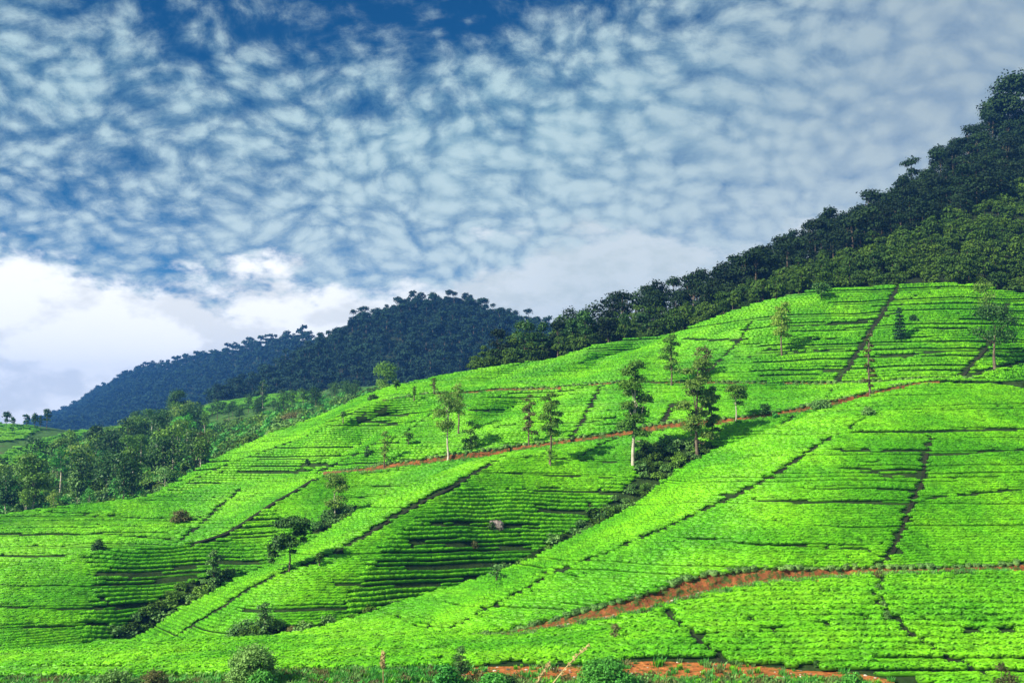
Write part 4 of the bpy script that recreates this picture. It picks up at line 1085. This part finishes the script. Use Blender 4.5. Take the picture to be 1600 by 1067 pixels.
# mid ridge trees against the dark hill
for i, (x, y, h, w, lab) in enumerate([(778, 570, 58, 40, 'round dark tree, first from the left in the row before the hill'), (820, 565, 72, 42, 'tallest dark tree of the row between tea and sky'),
        (848, 560, 62, 26, 'narrow dark tree beside the tallest one of the row'), (872, 555, 62, 26, 'narrow tree with an arched top in the row above the tea'), (893, 552, 60, 30, 'dark bushy tree of the row, right of the arched one'),
        (915, 548, 64, 36, 'broad dark tree of the row with a domed top'), (950, 540, 60, 38, 'wide dark tree right of the domed one'), (975, 535, 48, 28, 'smaller dark tree right of the wide one'),
        (1003, 530, 46, 24, 'wispy tree at the right end of the row'), (1030, 524, 38, 24, 'last small tree of the row before the scrub belt')]):
    P_ = 0
    PT('ridge_tree', R, x, min(y, float(R.guide(0, x)[0]) - 1), h, w, 'round', 'darkleaf' if i % 3 else 'forest', lab, lsz=.42, z0=.15, nleaf=1100)
# big skyline tree
PT('skyline_tree', R, 1578, 222, 100, 100, 'round', 'forest', 'big dark open tree crowning the ridge at the top right corner', lsz=.85, nleaf=4200, z0=.15, trunk=.3)
PT('skyline_tree', R, 1507, 250, 34, 22, 'tiered', 'forest', 'thin tree left below the big crowning tree', lsz=.45, nleaf=260)
PT('skyline_tree', R, 1488, 262, 44, 18, 'tiered', 'forest', 'taller thin tree second left from the big crowning tree', lsz=.45, nleaf=240)
# valley single trees
for x, y, h, w, k, m, lab in [
        (50, 806, 100, 62, 'tiered', 'valley', 'largest valley tree, rising at the left edge above the near tea crest'),
        (8, 812, 70, 44, 'round', 'darkleaf', 'dark tree cut by the left edge of the valley'),
        (204, 782, 84, 46, 'tiered', 'valley', 'tall green tree in the middle of the valley'),
        (186, 790, 46, 40, 'round', 'bright', 'light yellow-green tree in front of the tall middle valley tree'),
        (275, 664, 58, 40, 'round', 'darkleaf', 'rounded tree standing up on the rim beyond the valley'),
        (277, 702, 50, 30, 'round', 'bright', 'light green tree with a white trunk below the rim'),
        (312, 740, 66, 30, 'tiered', 'brown', 'brownish tree at the right end of the valley wood'),
        (150, 730, 70, 36, 'round', 'darkleaf', 'dark round-headed tree left of the tall middle valley tree'),
        (90, 745, 64, 38, 'round', 'valley', 'greyish green tree behind the largest valley tree'),
        (120, 790, 52, 34, 'tiered', 'gully', 'pale stemmed tree right of the largest valley tree'),
        (218, 715, 60, 34, 'round', 'darkleaf', 'dark tree just below the rim beyond the valley'),
        (248, 712, 64, 34, 'round', 'darkleaf', 'dark tree left of the white-trunked light green one'),
        (410, 640, 46, 20, 'tiered', 'darkleaf', 'slender tree before the small bright plots beyond the valley'),
        (455, 662, 24, 50, 'shrub', 'brown', 'brownish thicket on the bushy slope behind the round tea hill')]:
    PT('valley_tree' if k != 'shrub' else 'thicket', V, x, y, h, w, k, m, lab, cat='tree' if k != 'shrub' else 'thicket', bark='palebark', lsz=.42, z0=.22 if k != 'shrub' else None)
for x, y, h, w, lab in [(10, 668, 26, 14, 'leftmost small tree on the horizon'), (41, 671, 24, 12, 'small tree on the horizon, left of the tight group'), (54, 671, 26, 12, 'middle tree of the tight group on the horizon'),
                        (73, 672, 34, 15, 'tallest tree of the tight group on the horizon'), (63, 671, 20, 6, 'thin stem between two trees of the horizon group'), (20, 667, 14, 8, 'low tree beside the leftmost one on the horizon')]:
    PT('horizon_tree', V, x, y, h, w, 'round', 'darkleaf', lab, lsz=.6, z0=.3)

# ------------------------------------------------------------------ foreground
def FG(px, py): return float(px), float(py)
PT('shrub', F0, 392, 1075, 74, 84, 'shrub', 'gully', 'large leafy shrub in the foreground left of the orange earth', cat='shrub', lsz=.15, nleaf=5200)
PT('shrub', F0, 410, 1085, 38, 50, 'shrub', 'bright', 'low fresh green shrub in front of the large leafy one', cat='shrub', lsz=.16)
PT('shrub', F0, 719, 1060, 56, 28, 'shrub', 'gully', 'upright grey-green shrub at the left end of the orange earth', cat='shrub', lsz=.12)
PT('shrub', F0, 696, 1080, 52, 52, 'shrub', 'bright', 'vivid green leafy shrub in the foreground beside the upright grey one', cat='shrub', lsz=.17)
PT('shrub', F0, 946, 1085, 66, 96, 'shrub', 'bright', 'broad green shrub in the foreground hiding part of the orange earth', cat='shrub', lsz=.17, nleaf=5200)
PT('shrub', F0, 772, 1082, 36, 52, 'shrub', 'bright', 'low round shrub between the vivid one and the dry stalks', cat='shrub', lsz=.16)
PT('shrub', F0, 797, 1078, 26, 20, 'shrub', 'darkleaf', 'little dark shrub by the low round one', cat='shrub', lsz=.14)
PT('shrub', F0, 180, 1090, 48, 70, 'shrub', 'gully', 'grey-green weedy shrub at the lower left edge', cat='shrub', lsz=.15)
PT('shrub', F0, 240, 1085, 44, 44, 'shrub', 'brown', 'brown-tinged shrub right of the weedy one at lower left', cat='shrub', lsz=.15)
PT('shrub', F0, 1335, 1082, 34, 50, 'shrub', 'bright', 'pale green shrub at the right end of the orange earth', cat='shrub', lsz=.15)
PT('shrub', F0, 1576, 1150, 120, 60, 'shrub', 'brown', 'brownish bush at the lower right corner', cat='shrub', lsz=.14)
PT('shrub', A, 1276, 1043, 13, 11, 'shrub', 'darkleaf', 'very small dark bush on the bank at the right part of the orange earth', cat='shrub', lsz=.14)

# path-side bushes of the steep path at right
for i, (x, y, lab) in enumerate([(1372, 925, 'dark bush low on the path below the road at right'), (1380, 950, 'second dark bush down the path below the road at right'), (1386, 968, 'third and lowest bush along the path below the road at right')]):
    PT('shrub', A, x, y, 16, 14, 'shrub', 'gully', lab, cat='shrub', lsz=.16)

def dry_grass(px, py, tx, ty, label, plume):
    a = F0.pt(px, py); D = a[1]; u = D / F
    b = a + np.array([(tx - px) * u, 0.2, (py - ty) * u])
    root = bpy.data.objects.new('dry_stalk', None); COL.objects.link(root); root.location = a; tag(root, label, 'dry grass')
    v = b - a; bend = np.array([0, 0, .12 * np.linalg.norm(v)])
    path = [v * t + bend * math.sin(t * math.pi) * .4 for t in np.linspace(0, 1, 7)]
    st = bpy.data.objects.new('stem', make_mesh('stem', tube(path, np.linspace(.05, .015, 7), 6), M['straw'], True)); COL.objects.link(st); st.parent = root
    r = np.random.default_rng(int(px)); n = 160 if plume else 60
    t = r.uniform(.55 if plume else .3, 1.02, n); c = np.array([v * k + bend * math.sin(min(k, 1) * math.pi) * .4 for k in t]) + r.normal(0, .07 if plume else .06, (n, 3))
    pl = bpy.data.objects.new('plume' if plume else 'blade', make_mesh('plume', leaf_quads(c, np.tile([0, -1., 0], (n, 1)), .16, r), M['straw'])); COL.objects.link(pl); pl.parent = root
dry_grass(599, 1078, 597, 1022, 'upright pale dry grass plume in the foreground', True)
dry_grass(852, 1085, 918, 1014, 'long tan dry stalk leaning right before the orange earth', False)
dry_grass(832, 1085, 858, 1040, 'shorter dry stalk left of the long leaning one', False)

# boulder showing through the tea of the middle spur
import bmesh
def boulder(s, px, py, w, h, label):
    P = s.pt(px, py); u = P[1] / F
    bm = bmesh.new(); bmesh.ops.create_icosphere(bm, subdivisions=3, radius=1)
    for v in bm.verts:
        c = v.co.copy(); k = 1 + .25 * math.sin(c.x * 3 + px) * math.cos(c.y * 4) + .15 * math.sin(c.z * 7 + c.x * 5)
        v.co = Vector((c.x * w * u * .5 * k, c.y * w * u * .4 * k, c.z * h * u * .6 * k))
    me = bpy.data.meshes.new('boulder'); bm.to_mesh(me); bm.free(); me.materials.append(M['rock'])
    o = bpy.data.objects.new('boulder', me); COL.objects.link(o); o.location = P + np.array([0, 0, h * u * .3]); tag(o, label, 'rock')
boulder(C, 776, 827, 24, 16, 'brown boulder among the tea on the shaded side of the middle spur')
PT('shrub', C, 768, 830, 18, 16, 'shrub', 'darkleaf', 'dark shrub growing round the boulder on the middle spur', cat='shrub', lsz=.17)
PT('shrub', C, 742, 858, 15, 14, 'shrub', 'brown', 'brownish twiggy shrub below and left of the boulder', cat='shrub', lsz=.17)

# weeds on the verge
wd = [single_tree_mesh('weed', .45, .9, 'shrub', m, 'bark', 90, .13, 150 + i) for i, m in enumerate(('bright', 'gully', 'brown'))]
Q, px, py, t = scatter(F0, .8, 51, mask=lambda x, y: (y < 1120))
print('weeds', len(Q))
stuff_trees('verge_weeds', Q, wd, 17, 'weeds and grass in front of the orange earth strip', 'weeds', .6, 1.5)

# grass tufts on the verge and along the road edges
def tuft_mesh(name, mat, seed, n=34, h=.5):
    r = np.random.default_rng(seed); V = []; Fc = []
    for i in range(n):
        a = r.uniform(0, 6.28); l = h * r.uniform(.5, 1.2); b = r.normal(0, .16, 2); o_ = np.array([math.cos(a), math.sin(a)]) * l * r.uniform(.2, .7)
        w = .035; pv_ = np.array([-math.sin(a), math.cos(a)]) * w
        k = len(V)
        V += [(b[0] - pv_[0], b[1] - pv_[1], -.05), (b[0] + pv_[0], b[1] + pv_[1], -.05), (b[0] + o_[0] * .5 + pv_[0], b[1] + o_[1] * .5 + pv_[1], l * .7), (b[0] + o_[0], b[1] + o_[1], l)]
        Fc.append((k, k + 1, k + 2, k + 3))
    return make_mesh(name, (np.array(V), np.array(Fc)), M[mat])
tf = [tuft_mesh('grass_tuft', m, 200 + i) for i, m in enumerate(('bright', 'gully', 'brown', 'gully', 'tea', 'bright'))]
q1, *_ = scatter(F0, .34, 61, mask=lambda x, y: (y < 1125) & (x > -20) & (x < 1620) & ((y > 1067) | (x < 700) | (x > 1340)))
q2, *_ = scatter(F2, .34, 62, mask=lambda x, y: x > -20)
q3, *_ = scatter(F1, .6, 63, mask=lambda x, y: (x > 690) & (x < 1400) & (vnoise(x / 22, y / 5) > .12))
Qt = [q1, q2, q3]
rq = np.random.default_rng(64)
for s_, k_, x0, x1 in ((A, -1, 760, 1600), (C, -1, 800, 1460), (D_, -1, 505, 797), (U1, -1, 600, 1500)):
    xx = rq.uniform(x0, x1, int((x1 - x0) * .8)); yy, _d = s_.guide(k_, xx); P_ = s_.pt(xx, yy); P_[:, 1] += rq.uniform(-.5, .9, len(xx)); P_[:, 2] += .02; Qt.append(P_)
Qt = np.concatenate(Qt); n = len(Qt); print('tufts', n)
o = instancer('verge_grass', Qt, np.c_[np.zeros(n), np.zeros(n), rq.uniform(0, 6.28, n)], rq.uniform(.35, 1.0, n)[:, None] * np.ones((1, 3)), tf)
tag(o, 'rough grass on the verge and along the edges of the earth roads', 'grass', kind='stuff')

# loose stones on the earth roads
def stone_mesh(name, seed):
    r = np.random.default_rng(seed); bm = bmesh.new(); bmesh.ops.create_icosphere(bm, subdivisions=1, radius=1)
    for v in bm.verts: v.co = Vector((v.co.x * 1.2, v.co.y, v.co.z * .6)) * r.uniform(.75, 1.15)
    me = bpy.data.meshes.new(name); bm.to_mesh(me); bm.free(); me.materials.append(M[('rock', 'bank', 'palebark')[seed % 3]]); return me
Qs = []
for s_, k_, x0, x1, b_ in ((A, -1, 760, 1600, 2.2), (C, -1, 800, 1460, 2.0), (D_, -1, 505, 797, 2.0), (U1, -1, 600, 1500, 2.0)):
    xx = rq.uniform(x0, x1, int((x1 - x0) * .9)); yy, _d = s_.guide(k_, xx); P_ = s_.pt(xx, yy); P_[:, 1] += rq.uniform(.2, b_, len(xx)); P_[:, 2] += .08; Qs.append(P_)
q4, *_ = scatter(F1, .7, 65, mask=lambda x, y: (x > 690) & (x < 1400)); Qs.append(q4)
Qs = np.concatenate(Qs); n = len(Qs)
o = instancer('road_stones', Qs, rq.uniform(0, 6.28, (n, 3)) * np.array([0, 0, 1]), (rq.uniform(.03, .16, n) ** 1.0)[:, None] * np.ones((1, 3)), [stone_mesh('stone', i) for i in range(3)])
tag(o, 'loose stones and clods scattered over the earth roads', 'stones', kind='stuff')

# ------------------------------------------------------------------ haze
hz = bpy.data.meshes.new('haze')
bx = (-2250, 2250, -450, 2950, -36.5, 130)
V8 = [(x, y, z) for x in bx[:2] for y in bx[2:4] for z in bx[4:]]
hz.from_pydata(V8, [], [(0, 1, 3, 2), (4, 6, 7, 5), (0, 4, 5, 1), (2, 3, 7, 6), (0, 2, 6, 4), (1, 5, 7, 3)]); hz.update()
hm = bpy.data.materials.new('haze_air'); hm.use_nodes = True; nt = hm.node_tree; nt.nodes.clear(); g = G(nt)
pv = g.new('ShaderNodeVolumePrincipled'); pv.inputs['Density'].default_value = 0.00021; pv.inputs['Color'].default_value = (0.10, 0.36, 1.0, 1); pv.inputs['Anisotropy'].default_value = 0.1
om = g.new('ShaderNodeOutputMaterial'); nt.links.new(pv.outputs[0], om.inputs['Volume'])
hz.materials.append(hm)
ho = bpy.data.objects.new('haze', hz); COL.objects.link(ho); tag(ho, 'thin blue air between the hills', kind='stuff')
